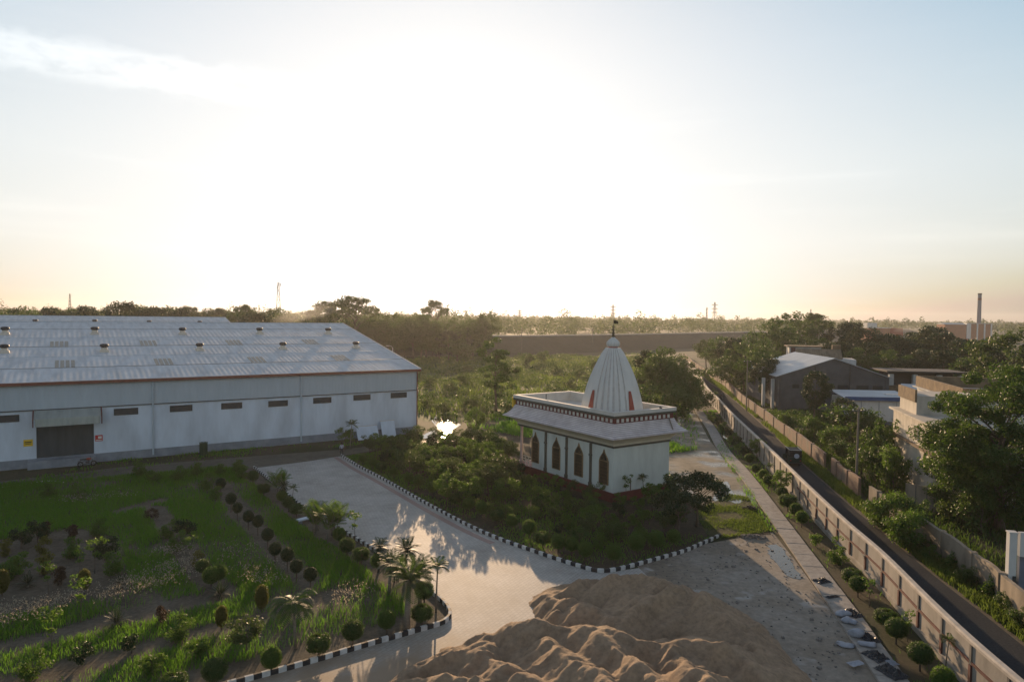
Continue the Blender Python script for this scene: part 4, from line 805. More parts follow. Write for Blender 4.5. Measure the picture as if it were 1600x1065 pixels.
make_tree('sapling', 16, 2.4, .5, 1.2, 1.1, 7, .26, 170, .16, 'leaf_light', tr=.022, limbs=6)
make_tree('wide', 17, 4.4, 2.9, 2.6, 1.7, 34, .72, 4200, .24, 'leaf_dark', 'umbrella', tr=.13, limbs=18, aspect=.5)
make_tree('mound', 18, 3, 1.7, 2.4, .2, 26, .75, 4200, .2, 'leaf_light', tr=.08, up=.9)
make_tree('mound2', 19, 3.4, 1.6, 3.0, .2, 26, .7, 4000, .2, 'leaf', tr=.08, up=.9)
make_tree('big', 20, 14, 6.1, 11.6, 1.4, 160, 1.15, 66000, .23, 'leaf', tr=.36, limbs=40, flat_=.6, aspect=.5)
make_ball('ball', 1, .58, .52, .92, 2600, .065, 'leaf'); make_ball('ball2', 2, .55, .55, .95, 2500, .065, 'leaf_light'); make_ball('ball_box', 3, .6, .42, .8, 2600, .065, 'leaf', True)
make_ball('column', 4, .38, .72, .95, 2200, .07, 'leaf_yellow'); make_ball('ball_dark', 5, .42, .46, 1.15, 1700, .07, 'leaf_dark')
make_palm('palm', 1, 2.6, .14, 26, 1.6, 'leaf', .06, 18, 1.1, up0=-.1, up1=1.3)
make_palm('fan', 2, 2.0, .09, 34, 1.0, 'leaf_dark', .06, 12, .7, up0=-.5, up1=1.4, leaflen=.33)
make_palm('slim', 3, 2.5, .045, 18, .8, 'leaf', .055, 12, .9, up0=-.1, up1=1.2, leaflen=.36)
make_palm('areca', 4, .9, .035, 32, 1.5, 'leaf_light', .055, 16, .8, .45, .5, 1.4, .32, 'palm_bark', 5)
make_palm('droopy', 5, 2.3, .06, 22, 1.45, 'leaf', .085, 14, 1.5, up0=.1, up1=1.0, leaflen=.36)
make_palm('spiky', 6, .25, .07, 30, .8, 'leaf_dark', .06, 10, .35, up0=.0, up1=1.4, leaflen=.22)
make_palm('coco', 7, 9, .2, 24, 3.6, 'leaf_dusty', .22, 16, 1.1, up0=-.3, up1=1.2, leaflen=.3)
# --- clipped balls in a row along the temple garden kerb
row = [(567, 714), (583, 721), (596, 725), (615, 734), (638, 744), (654, 751), (676, 760), (694, 765), (711, 774), (732, 785), (753, 792), (777, 801), (800, 811), (827, 823), (848, 836), (872, 845), (893, 848)]
for i, (px, py) in enumerate(row):
    p = G(px, py, .95); plant(['ball2', 'ball2', 'ball_box'][i % 3] if i % 5 else 'ball2', p.x, p.y, f'clipped round bush by the temple side striped kerb, {ORD[i]} from the walking man', 'bush', 'topiary_bush', random.uniform(.86, 1.05), group='clipped bushes along the temple kerb')
for i, ((px, py), s) in enumerate(zip([(915, 857), (959, 862), (994, 849), (1026, 843), (1053, 836)], (1.0, 1.02, 1.15, 1.1, .95))):
    p = G(px, py, .95); plant('ball2', p.x, p.y, f'big clipped round bush behind the kerb facing the sand heap, {ORD[i]} from the kerb corner', 'bush', 'topiary_bush', s, group='clipped bushes facing the sand heap')
# --- garden in front of the warehouse
row = [(377, 731), (395, 742), (413, 759), (439, 773), (447, 784), (463, 790), (525, 833), (541, 849), (564, 860), (586, 875), (660, 920), (661, 953), (609, 965), (549, 981), (492, 998), (429, 1020), (344, 1041), (273, 1056)]
for i, (px, py) in enumerate(row):
    p = G(px, py, .95)+Vector((random.uniform(-.2, .2), random.uniform(-.25, .25))); plant(['ball2', 'ball', 'ball_box'][i % 3], p.x, p.y, f'clipped round bush by the garden kerb facing the temple, {ORD[i]} from the warehouse', 'bush', 'topiary_bush', [.9, 1., .95][i % 3], group='clipped bushes along the garden kerb')
row = [(345, 757), (361, 781), (371, 793), (388, 807), (403, 815), (418, 836), (430, 858), (449, 868), (463, 884), (485, 897)]
for i, (px, py) in enumerate(row):
    p = G(px, py, 1.1); plant('ball_dark', p.x, p.y, f'dark small-headed standard bush in the garden soil strip, {ORD[i]} from the warehouse end', 'bush', 'standard_bush', random.uniform(.9, 1.1), group='standard bushes on the soil strip')
for i, (px, py) in enumerate([(240, 742), (279, 739), (308, 732), (344, 731), (372, 727), (380, 737), (324, 752), (338, 767), (217, 733), (75, 765), (122, 767)]):
    p = G(px, py, .8); plant('shrub', p.x, p.y, f'green shrub at the grassy garden edge by the warehouse track, {ORD[i]} of its loose line', 'shrub', 'garden_shrub', random.uniform(.9, 1.15), group='shrubs along the warehouse track')
bedA = [(33, 842, 'shrub_dark', 'dark'), (59, 833, 'shrub_dark', 'dark'), (72, 826, 'shrub_red', 'dull red'), (68, 850, 'shrub_yellow', 'yellow green'), (70, 882, 'shrub_yellow', 'yellow green'), (115, 830, 'shrub_red', 'dull red'), (112, 856, 'shrub', 'green'), (155, 825, 'shrub', 'green'), (132, 909, 'column', 'column-shaped yellow green'),
        (29, 880, 'shrub', 'green'), (3, 914, 'column', 'column-shaped yellow green'), (8, 855, 'shrub_yellow', 'yellow green'), (164, 860, 'shrub_dark', 'dark'), (175, 882, 'shrub', 'green'), (125, 885, 'sapling', 'thin pale'), (75, 912, 'sapling', 'thin pale'), (148, 880, 'sapling', 'thin pale'), (95, 898, 'shrub_red', 'dull red'), (15, 890, 'shrub', 'green')]
for i, (px, py, k, c) in enumerate(bedA):
    p = G(px, py, .7); plant(k, p.x, p.y, f'{c} shrub, {ORD[i]} one planted in the bare soil bed below the loading door', 'shrub', 'bed_shrub', random.uniform(.9, 1.2), group='shrubs in the bare soil bed')
for px, py, lab in ((160, 847, 'spiky yellow tufted palm near the far end of the bare soil bed'), (189, 908, 'dark spiky palm at the near grass edge of the bare soil bed'), (43, 908, 'spiky palm with brown tips in the bare soil bed by the column bush'), (344, 925, 'dark spiky rosette plant at the foot of the narrow soil strip'), (182, 968, 'small spiky tuft on the soil path in the grass')):
    p = G(px, py, .35); plant('spiky', p.x, p.y, lab, 'palm', 'spiky_palm', random.uniform(.8, 1.2))
bedB = [(238, 800, 'shrub_red'), (266, 826, 'shrub'), (290, 826, 'shrub_dark'), (279, 845, 'shrub'), (317, 885, 'ball'), (330, 903, 'ball2'), (342, 897, 'ball2'), (296, 862, 'sapling'), (309, 870, 'shrub_yellow')]
for i, (px, py, k) in enumerate(bedB):
    p = G(px, py, .7); plant(k, p.x, p.y, f'low plant in the narrow soil strip between two grass bands, {ORD[i]} from the warehouse end', 'shrub', 'strip_shrub', random.uniform(.8, 1.), group='plants in the narrow soil strip')
for px, py, k, lab, s in ((251, 952, 'shrub_red', 'reddish bushy shrub on the soil path among seeding grass', .8), (346, 962, 'column', 'upright column bush in the sunlit grass band', .85), (280, 977, 'shrub', 'green rounded shrub in the middle grass band', .9), (409, 935, 'column', 'dark upright column bush beside the drooping palm', 1.0), (205, 997, 'shrub_dark', 'dark shrub on the soil line of the front grass', .7), (52, 1034, 'shrub', 'leafy shrub low in the front grass corner', .9),
                       (126, 950, 'sapling', 'thin sapling with yellow green head over the seed grass', 1.25), (80, 1003, 'sapling', 'thin sapling in the front grass band', 1.2), (385, 1003, 'small2', 'small forked tree near the front garden kerb', .65), (127, 1014, 'shrub_dark', 'dark low shrub beside the front sapling', .7), (310, 1003, 'shrub2', 'broad-leaved shrub in the front grass', .7), (235, 1030, 'shrub2', 'broad-leaved pale shrub by the garden front', .7)):
    p = G(px, py, .8); plant(k, p.x, p.y, lab, 'shrub', 'garden_shrub', s)
for bx, by, k, lab, s in ((462, 1013, 'droopy', 'drooping broad-leaved palm standing alone in the front grass', 1.05), (635, 985, 'palm', 'tallest garden palm with a thick grey trunk near the kerb bend', 1.12), (608, 930, 'fan', 'spiky-headed fan palm behind the tallest garden palm', 1.0), (633, 905, 'fan', 'fan palm whose spiky head shows just above the tallest palm', 1.0), (656, 945, 'fan', 'dark fan palm between the tallest palm and the kerb', 1.1), (681, 957, 'slim', 'slender thin-stemmed palm standing inside the kerb bend', 1.08),
                          (497, 832, 'areca', 'clump of arching palm fronds by the white slab on the garden edge', 1.25), (521, 840, 'areca', 'second arching palm clump, the one nearer the clipped bushes', 1.35), (432, 772, 'areca', 'feathery palm clump beside the paved yard, closest to the warehouse', 1.2), (456, 792, 'slim', 'small thin palm leaning over the paved yard edge', .7), (444, 786, 'fan', 'spiky fan palm on the paved yard edge next to the feathery clump', .8), (592, 890, 'fan', 'dark fan palm among clipped bushes at the garden kerb', .8), (616, 912, 'areca', 'low arching palm clump behind the fan palms of the kerb bend', .9), (547, 702, 'slim', 'small palm on the track behind the walking man', 1.3)):
    p = G(bx, by); plant(k, p.x, p.y, lab, 'palm', 'garden_palm', s)
p = G(554, 848); plant('sapling', p.x, p.y, 'lone leafy sapling standing at the paved yard edge of the garden', 'sapling', 'sapling', 1.15)
p = G(540, 700); plant('small', p.x, p.y, 'small dark tree at the track end right behind the walking man', 'tree', 'small_tree', .85)
p = G(590, 722); plant('sapling', p.x, p.y, 'thin young tree near the far end of the temple kerb', 'sapling', 'sapling', 1.6)
# --- temple garden thicket
TH = Gs([(550, 712), (650, 696), (760, 690), (802, 722), (835, 750), (905, 780), (955, 795), (1040, 795), (1060, 830), (985, 860), (930, 868), (850, 838), (760, 806), (680, 766), (610, 730)])
pts = []; k = 0; tries = 0
while len(pts) < 118 and tries < 9000:
    tries += 1; x, y = random.uniform(-20, 18), random.uniform(46, 92)
    if not inpoly(np.array([[x, y]]), TH)[0]: continue
    if any((x-a)**2+(y-b2)**2 < 1.9 for a, b2 in pts): continue
    d = min((Vector((x, y))-q).length for q in kr[::3])
    if d < 2.2: continue
    pts.append((x, y))
    kd = random.choice(['small', 'small2', 'shrub', 'shrub2', 'small', 'shrub', 'small2', 'shrub_dark', 'scrub'])
    fr = (y-50)/35
    nm = {'small': ('small green tree', 'tree'), 'small2': ('small drooping leafed tree', 'tree'), 'shrub': ('leafy green shrub', 'shrub'), 'shrub2': ('broad-leaved light shrub', 'shrub'), 'shrub_dark': ('dark green shrub', 'shrub'), 'scrub': ('wide bushy small tree', 'tree')}[kd]
    kn = .62 if x > -1.5 and y < 76 else 1.
    s = random.uniform(.7, 1.) if kd.startswith('small') else (.6 if kd == 'scrub' else random.uniform(.9, 1.5))
    s *= kn
    plant(kd, x, y, f'{nm[0]} in the thicket between the striped kerb and the temple', nm[1], 'thicket_'+nm[1], s, group=f'{nm[0]}s of the temple thicket')
for bx, by, k, lab, s in ((1088, 822, 'wide', 'wide dark-leaved tree before the puddle at the temple corner', .98), (1062, 838, 'wide', 'dense dark tree over the kerb end, next to the wide dark-leaved one', .8), (862, 800, 'small', 'young tree in front of the second arched window', .62), (905, 815, 'small2', 'young tree in front of the third arched window', .6), (945, 778, 'small', 'small round-headed tree against the arched window at the temple corner', .55), (978, 782, 'sapling', 'leafy sapling against the plain temple wall', 1.2), (1006, 778, 'slim', 'little palm standing against the plain temple wall', .8),
                          (790, 762, 'small2', 'bushy tree near the porch of the temple', 1.0), (842, 790, 'small', 'bushy tree below the first arched window', .6), (770, 712, 'scrub', 'spreading bush between the puddle and the porch', .8), (1020, 800, 'small', 'dark leafy tree below the plain temple wall', .85), (925, 832, 'small', 'leafy tree near the kerb corner below the temple', .7), (1045, 770, 'shrub', 'shrub touching the corner of the temple by the paved yard', 1.3)):
    p = G(bx, by); plant(k, p.x, p.y, lab, 'palm' if k == 'slim' else 'sapling' if k == 'sapling' else 'shrub' if k == 'shrub' else 'tree', 'garden_palm' if k == 'slim' else 'temple_tree', s)
for bx, by, h, lab in ((640, 722, 3.0, 'tall thicket tree added for shade, farthest from the porch, near the sunlit puddle'), (668, 728, 3.0, 'tall thicket tree added for shade straight before the sunlit puddle'), (700, 735, 3.2, 'tall thicket tree added for shade on the porch side of the sunlit puddle'), (728, 722, 3.4, 'tall thicket tree added for shade midway between puddle and porch'), (755, 732, 3.6, 'tall thicket tree added for shade, closest to the porch steps'), (612, 720, 3.2, 'tall thicket tree added for shade by the track near the leaning boards'), (742, 686, 5., 'tall tree added for shade at the track edge behind the thicket')):  # trees added as sun blockers, to shade the paved yard
    p = G(bx, by); plant('small', p.x, p.y, lab, 'tree', 'thicket_tree', h/3.6*.9, h/3.6)
for i, (bx, by, h) in enumerate([(651, 740, 3.0), (669, 738, 3.3), (706, 757, 3.2), (744, 780, 2.9), (762, 776, 3.4), (790, 790, 3.0), (640, 756, 3.7), (697, 789, 3.3)]):  # added trees; their shadows break up the sunlit patch on the paving
    p = G(bx, by); plant(['small2', 'small'][i % 2], p.x, p.y, f'loose young tree added for shade behind the clipped kerb bushes, {ORD[i]} from the walking man', 'tree', 'added_kerb_tree', h/3.6, h/3.6, group='young trees added for shade behind the clipped kerb bushes')
# --- strip between footpath and boundary wall
for i, (px, py, k, s) in enumerate([(1171, 716, 'ball', 1.), (1181, 731, 'ball', .9), (1193, 742, 'ball2', 1.), (1201, 751, 'ball', 1.05), (1222, 768, 'ball', .95), (1231, 784, 'ball_box', 1.25), (1244, 796, 'ball', 1.), (1253, 808, 'ball2', .95), (1310, 863, 'shrub', .9), (1332, 897, 'ball_box', .98), (1341, 912, 'ball', .95), (1385, 961, 'ball_box', .95), (1401, 982, 'ball', 1.0), (1438, 1022, 'ball', 1.02), (1474, 1060, 'ball2', .95), (1274, 836, 'shrub2', .7)]):
    p = G(px, py, .85); plant(k, p.x, p.y, f'clipped bush between slab path and grey boundary wall, {ORD[i]} from the temple yard' if k[0] == 'b' else f'loose leafy shrub at the boundary wall foot, {ORD[i]} plant of that strip', 'bush' if k[0] == 'b' else 'shrub', 'topiary_bush' if k[0] == 'b' else 'wall_shrub', s, group='bushes between path and wall')
for i, (px, py) in enumerate([(1112, 652), (1122, 661), (1130, 668), (1138, 678), (1146, 686), (1152, 694), (1160, 702), (1166, 708)]):
    p = G(px, py, .6); plant(['shrub', 'shrub_dark'][i % 2], p.x, p.y, f'low shrub along the far part of the boundary wall, {ORD[i]} from its far end', 'shrub', 'wall_shrub', 1.05, group='low shrubs by the far boundary wall')
for bx, by, k, lab, s in ((1183, 716, 'small', 'round-headed small tree leaning on the boundary wall by the rickshaw', .8), (1221, 772, 'small', 'dark round tree against the boundary wall past the rickshaw', .78), (1201, 758, 'slim', 'little palm between the clipped bushes and boundary wall', .8), (1358, 948, 'sapling', 'thin grey sapling by the middle of the near boundary wall', .85), (1306, 872, 'sapling', 'yellow green sapling at the boundary wall below a dark post', .8), (1418, 1002, 'sapling', 'weedy sapling against a maroon wall post', .8), (1477, 1046, 'slim', 'small palm with fronds spread against the nearest wall panel', .62)):
    p = G(bx, by); plant(k, p.x, p.y, lab, 'palm' if k == 'slim' else 'tree', 'wall_palm' if k == 'slim' else 'wall_tree', s)
# --- beyond the road: vine mounds, shrubs, trees
def tree_at(kind, px, ytop, Y, label, name='tree', cat='tree', wk=1., base_h=12., group=None):
    q = at(px, ytop, Y); s = q.z/base_h; return plant(kind, q.x, Y, label, cat, name, s*wk, s, group=group)
for px, yt, Y, k, bh, wk, lab in ((1273, 648, 100, 'mound', 3, .9, 'bright green vine-covered bush over the brick wall, farther one of the pair'), (1302, 662, 92, 'mound', 3, 1.0, 'rounded bright vine mound hanging over the brick wall'), (1308, 685, 87, 'mound2', 3.4, 1.1, 'dark rounded vine mound below the bright one by the road pole'), (1294, 708, 85, 'mound', 3, .8, 'low leafy bush spilling towards the road below the vine mounds'), (1382, 648, 77, 'mound2', 3.4, .62, 'tall climber-covered tree standing before the cream house'), (1368, 684, 74, 'mound2', 3.4, .7, 'climber-covered bush beside the pole with dark shaded side'), (1398, 692, 70, 'mound', 3, .6, 'upright leafy climber against the cream house wall'), (1347, 692, 77, 'mound2', 3.4, .9, 'dark bushy shrub just behind the road pole'),
                                  (1388, 762, 56, 'mound', 3, .8, 'creeper heap covering the collapsed gap of the roadside wall'), (1416, 790, 52, 'mound', 3, .8, 'creeper heap at the road edge below the gate panels'), (1368, 775, 58, 'mound2', 3.4, .75, 'creeper clump on the verge below the road pole'), (1432, 772, 55, 'mound2', 3.4, .7, 'vine clump climbing on the old gate panels'), (1240, 640, 105, 'scrub', 4, 1., 'dark bush behind the brick wall below the gabled shed'), (1330, 632, 96, 'scrub', 4, 1.1, 'leafy bush between the blue edged shed and vine mounds'), (1486, 748, 61, 'scrub', 4, .9, 'dark bush at the foot of the cream house beside the gate panels'), (1512, 760, 58, 'scrub2', 4, .9, 'dusty bush at the blue plinth of the cream house'), (1535, 765, 56, 'scrub', 4, .8, 'leafy bush under the big feathery tree'), (1360, 640, 92, 'scrub2', 4, .9, 'dusty bush by the lean-to of the blue edged shed')):
    tree_at(k, px, yt, Y, lab, 'vine_mound' if k[0] == 'm' else 'bush', 'bush', wk, bh)
for i, (px, py, s) in enumerate([(1440, 868, .8), (1452, 856, .8), (1478, 880, .9), (1497, 905, .85), (1537, 925, 1.), (1560, 950, .9), (1515, 890, .7), (1580, 975, .9), (1405, 838, .9), (1420, 850, .8)]):
    p = G(px, py, .3); plant(['shrub', 'mound2'][i % 2], p.x+.6, p.y, f'weedy shrub on the verge below the stained wall, {ORD[i]} of the scattered ones', 'shrub', 'verge_shrub', s*(1 if i % 2 == 0 else .45), group='weedy shrubs on the road verge')
q = at(1572, 566, 57); plant('big', q.x, 57, 'big feathery tree in front of the cream house and parapet building', 'tree', 'big_tree', 1.0, q.z/13.4)
tree_at('broad', 1500, 660, 64, 'lower leafy tree under the big feathery one against the cream house', 'shade_tree', 'tree', 1.1, 12.)
tree_at('broad3', 1588, 520, 120, 'sunlit rounded tree rising at the edge behind the big feathery tree', 'shade_tree', 'tree', 1., 12.)
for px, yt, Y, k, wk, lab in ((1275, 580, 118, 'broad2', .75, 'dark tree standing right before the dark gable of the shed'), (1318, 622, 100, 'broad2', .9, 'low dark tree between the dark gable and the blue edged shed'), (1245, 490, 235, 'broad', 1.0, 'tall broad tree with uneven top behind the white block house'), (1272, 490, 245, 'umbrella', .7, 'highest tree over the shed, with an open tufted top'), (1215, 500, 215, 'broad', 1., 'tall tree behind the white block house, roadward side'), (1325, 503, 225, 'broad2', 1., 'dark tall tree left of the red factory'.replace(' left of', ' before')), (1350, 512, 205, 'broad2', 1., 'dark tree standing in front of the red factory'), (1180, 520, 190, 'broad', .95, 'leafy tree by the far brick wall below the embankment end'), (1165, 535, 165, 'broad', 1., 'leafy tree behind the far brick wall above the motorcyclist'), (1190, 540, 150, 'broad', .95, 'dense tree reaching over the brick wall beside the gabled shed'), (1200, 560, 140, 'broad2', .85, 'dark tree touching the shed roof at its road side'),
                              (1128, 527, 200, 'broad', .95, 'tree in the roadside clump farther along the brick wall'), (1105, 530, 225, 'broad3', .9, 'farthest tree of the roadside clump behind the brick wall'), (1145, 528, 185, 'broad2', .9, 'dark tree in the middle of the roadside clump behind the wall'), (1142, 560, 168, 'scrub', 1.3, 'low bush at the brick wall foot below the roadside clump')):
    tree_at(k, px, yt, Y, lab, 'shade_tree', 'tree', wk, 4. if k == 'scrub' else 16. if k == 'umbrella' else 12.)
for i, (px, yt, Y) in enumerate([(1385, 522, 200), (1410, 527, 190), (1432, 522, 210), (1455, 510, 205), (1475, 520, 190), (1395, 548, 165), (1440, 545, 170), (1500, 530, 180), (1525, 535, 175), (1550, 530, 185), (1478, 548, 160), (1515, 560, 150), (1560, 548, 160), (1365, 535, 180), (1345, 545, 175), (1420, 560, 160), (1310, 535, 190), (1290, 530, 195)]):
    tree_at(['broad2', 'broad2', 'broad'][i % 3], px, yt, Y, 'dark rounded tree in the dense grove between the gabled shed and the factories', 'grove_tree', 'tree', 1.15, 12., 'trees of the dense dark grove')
# behind the temple, along the boundary wall
for px, yt, Y, k, wk, lab in ((1040, 545, 128, 'broad', .95, 'large leafy tree behind the spire at the end of the paved strip'), (1018, 548, 136, 'broad2', .9, 'dark tree just behind the spire shoulder'), (1070, 566, 122, 'broad', .75, 'leafy tree behind the temple nearest the boundary wall'), (1012, 600, 118, 'scrub', 1., 'bush behind the temple parapet below the large tree'), (1085, 590, 135, 'broad', .75, 'tree leaning over the far end of the boundary wall'), (1092, 600, 128, 'scrub2', .9, 'dusty bush at the foot of the far boundary wall'), (1058, 600, 116, 'scrub', .9, 'bush at the head of the paved strip')):
    tree_at(k, px, yt, Y, lab, 'leafy_tree', 'tree', wk, 4. if k.startswith('scrub') else 12.)
# field
tree_at('tiered', 776, 529, 126, 'tall tiered tree standing alone in the green field by the temple porch', 'tiered_tree', 'tree', 1.0, 13.)
for i, (px, yt, Y, k, wk) in enumerate([(745, 640, 120, 'scrub', .8), (812, 636, 122, 'scrub', .8), (757, 655, 118, 'scrub2', .8), (692, 648, 126, 'scrub2', .8), (725, 640, 124, 'scrub', .7), (822, 572, 190, 'scrub', 1.6), (850, 567, 200, 'scrub', 1.6), (726, 604, 150, 'scrub', 1.1), (705, 615, 140, 'scrub2', 1.), (672, 606, 128, 'scrub', .9), (730, 584, 160, 'scrub2', 1.1), (870, 585, 175, 'scrub2', 1.), (905, 590, 165, 'scrub', 1.), (925, 575, 185, 'scrub', 1.1), (800, 650, 116, 'scrub', .8), (890, 605, 132, 'scrub2', .8), (668, 640, 112, 'scrub2', .7)]):
    Y = 17.5*FPX/(yt-494); q_ = at(px, yt, Y); plant(k, q_.x, Y, f'bush in the green field, {ORD[i]} of those scattered round the tiered tree', 'bush', 'field_bush', wk*.75, group='bushes scattered in the green field')
# tree belt behind the warehouses and field
for px, yt, Y, k, lab, wk in ((553, 464, 255, 'umbrella', 'flat-topped giant tree, the taller of two over the warehouse gable', .85), (515, 472, 275, 'umbrella', 'flat-topped giant tree, lower and wider one beside the tallest', .95), (678, 470, 330, 'umbrella', 'round-topped tree standing clear of the hazy wood', .62), (193, 472, 215, 'broad2', 'dark dome-shaped tree behind the second warehouse roof', .9), (380, 477, 235, 'umbrella', 'narrow flat-topped tree behind the warehouse ridge', .5), (760, 490, 290, 'broad3', 'tall leafy tree at the near end of the embankment', .8), (735, 499, 285, 'broad', 'dense tree before the embankment start', .85), (715, 530, 262, 'scrub', 'small pale tree before the dense belt', 1.3)):
    tree_at(k, px, yt, Y, lab, 'tall_tree', 'tree', wk, 4. if k == 'scrub' else 16. if k == 'umbrella' else 12.)
rb = random.Random(8)
for i in range(36):
    px = 462+i*8.2+rb.uniform(-5, 5); Y = rb.uniform(262, 300) if px > 545 else rb.uniform(215, 300)
    tree_at(rb.choice(['broad', 'broad', 'broad2', 'broad3', 'tiered']), px, rb.uniform(489, 522), Y, 'hazy green tree in the wood between the warehouse gable and embankment', 'belt_tree', 'tree', rb.uniform(.8, 1.1), 12., 'trees of the wood beside the warehouse')
for i in range(34):
    px = -12+i*14+rb.uniform(-6, 6)
    k = rb.choice(['broad', 'broad2', 'broad3', 'coco' if i % 4 == 0 else 'broad2'])
    tree_at(k, px, rb.uniform(478, 491), rb.uniform(215, 330) if px > 90 else rb.uniform(210, 300), 'tall coconut palm among the trees behind the warehouse roofs' if k == 'coco' else 'rounded tree in the belt behind the warehouse roofs', 'coconut_palm' if k == 'coco' else 'belt_tree', 'palm' if k == 'coco' else 'tree', rb.uniform(.8, 1.1), 11. if k == 'coco' else 12., 'coconut palms behind the warehouses' if k == 'coco' else 'trees of the belt behind the warehouses')
# ------------------------------------------------------------------ masses: far woods, field growth, grass, weeds
def far_woods():
    rng = np.random.default_rng(5); co = []; n = 0; E = np.array([(p.x, p.y) for p in EP])
    while n < 3000:
        Y = 330*math.exp(rng.random()*2.25); a = rng.uniform(-.9, .9); x = a*Y
        j = np.argmin(abs(E[:, 0]-x)) if -320 < x < 495 else None
        if j is not None and Y < E[j, 1]+34: continue
        if j is None and Y < 380: continue
        if .60 < a < .72 and Y < 700 and rng.random() < .8: continue
        if .50 < a < .58 and Y < 560: continue
        n += 1; h = rng.uniform(12, 20)*(1+.35*(rng.random() < .12)); r = rng.uniform(4, 8); ls = max(1.3, Y/420); m_ = int(min(110, 90*(r/6)**2*(1.6/ls)**1.2))+18
        d = rng.normal(size=(m_, 3)); d /= np.linalg.norm(d, axis=1)[:, None]; d[:, 2] = abs(d[:, 2])*1.2-.35
        q = np.array([x, Y, h*.55])+d*np.array([r, r, h*.48])*rng.uniform(.6, 1.05, (m_, 1)); co.append(leafco(q, ls*rng.uniform(.7, 1.3, m_), rng, .5, .75, d))
    o = link('far_woods', npmesh('far_woods', np.concatenate(co), 4, 'leaf_dusty')); o['kind'] = 'stuff'; o['label'] = 'hazy far woodland stretching to the horizon'
far_woods()
def tufts(name, pts, hs, ws, mat, rng, lean=.45, z=0., label=None, seg=1):
    n = len(pts); a = rng.uniform(0, 2*math.pi, n); w = np.stack([np.cos(a), np.sin(a), np.zeros(n)], 1)*ws[:, None]*.5
    la = rng.uniform(0, 2*math.pi, n); ln = rng.uniform(.1, lean, n)*hs; tip = np.stack([np.cos(la)*ln, np.sin(la)*ln, hs*(1-.12*rng.random(n))], 1)
    b = np.concatenate([pts, np.full((n, 1), z)], 1); mid = b+tip*np.array([.35, .35, .6]); 
    co = np.stack([b-w*.6, b+w*.6, mid+w*.5, b+tip, mid-w*.5], 1)
    o = link(name, npmesh(name, co, 5, mat)); o['kind'] = 'stuff'
    if label: o['label'] = label
    return o
def scatter(rng, n, x0, x1, y0, y1, poly): P = np.stack([rng.uniform(x0, x1, n), rng.uniform(y0, y1, n)], 1); return P[inpoly(P, poly)]
garden = [tuple(p) for p in kl[::2]]+[(-40, 24), (-62, 45), (-57, 64), (-45, 70), (-33, 76)]
SOIL = [Gs(q) for q in ([(-60, 858), (60, 832), (130, 826), (178, 843), (203, 905), (208, 925), (120, 940), (0, 962), (-60, 972)], [(226, 790), (258, 790), (295, 835), (330, 880), (372, 922), (330, 934), (300, 905), (262, 850)], [(318, 745), (352, 748), (420, 825), (455, 865), (503, 905), (482, 928), (440, 890), (372, 815)],
                        [(-60, 1020), (0, 1004), (100, 980), (180, 955), (290, 932), (372, 917), (372, 934), (300, 949), (180, 978), (100, 998), (-60, 1036)], [(-60, 1082), (0, 1062), (100, 1033), (187, 1014), (325, 975), (420, 957), (420, 973), (325, 992), (187, 1034), (100, 1056), (0, 1085)], [(420, 955), (520, 920), (560, 925), (470, 965)], [(180, 797), (225, 785), (260, 777), (262, 782), (228, 791), (182, 803)])]
rg = np.random.default_rng(9)
P = scatter(rg, 430000, -62, -3, 25, 80, garden)
keep = np.ones(len(P), bool)
for q in SOIL:
    for dy in (0, .45): keep &= ~inpoly(P+rg.normal(size=P.shape)*.16+np.array([0, dy]), q)
kd = np.array([(p.x, p.y) for p in kl]); dk = np.sqrt(((P[:, None, :]-kd[None, ::2, :])**2).sum(2)).min(1)
keep &= dk > (1.5+1.1*fnoise(P[:, 0]*.4, P[:, 1]*.4, 2))
dns = fnoise(P[:, 0]*.22, P[:, 1]*.22, 6); dist_ = np.hypot(P[:, 0], P[:, 1]); keep &= rg.random(len(P)) < np.clip((dns-.22)*3.2, .12, 1)*np.clip(48/dist_, .3, 1)
P = P[keep]; hs = (.2+.34*fnoise(P[:, 0]*.35, P[:, 1]*.35, 15))*rg.uniform(.6, 1.25, len(P)); ws = rg.uniform(.03, .06, len(P))*np.clip(np.hypot(P[:, 0], P[:, 1])/40, .9, 2)
tufts('grass', P, hs, ws, 'grass', rg, .5, .02, 'lush green grass in curving bands of the garden before the warehouse')
SEED = [Gs(q) for q in ([(-40, 985), (0, 962), (100, 945), (200, 915), (262, 893), (305, 880), (312, 910), (240, 932), (150, 952), (60, 975), (-40, 1005)], [(335, 850), (372, 862), (425, 890), (440, 925), (400, 925), (362, 892)], [(520, 948), (560, 925), (575, 935), (545, 962)], [(90, 787), (200, 777), (205, 784), (95, 796)], [(240, 872), (290, 865), (300, 885), (262, 895)])]
S = []
for q, n_ in zip(SEED, (3000, 1500, 500, 350, 450)):
    xs = [a for a, _ in q]; ys = [b2 for _, b2 in q]; pts_ = scatter(rg, n_*3, min(xs), max(xs), min(ys), max(ys), q); S.append(pts_[:n_])
S = np.concatenate(S); S = S+rg.normal(size=S.shape)*np.array([.55, .4]); S = S[rg.random(len(S)) < np.clip((fnoise(S[:, 0]*.6, S[:, 1]*.6, 77)-.25)*3, .1, 1)]; C = np.concatenate([S, (.55+.3*rg.random(len(S)))[:, None]], 1)
o = link('seed_grass', npmesh('seed_grass', leafco(C, rg.uniform(.09, .2, len(C)), rg, 0., .35, None, -1.2), 4, 'seed_head')); o['kind'] = 'stuff'; o['label'] = 'pale feathery seed heads over the garden grass'
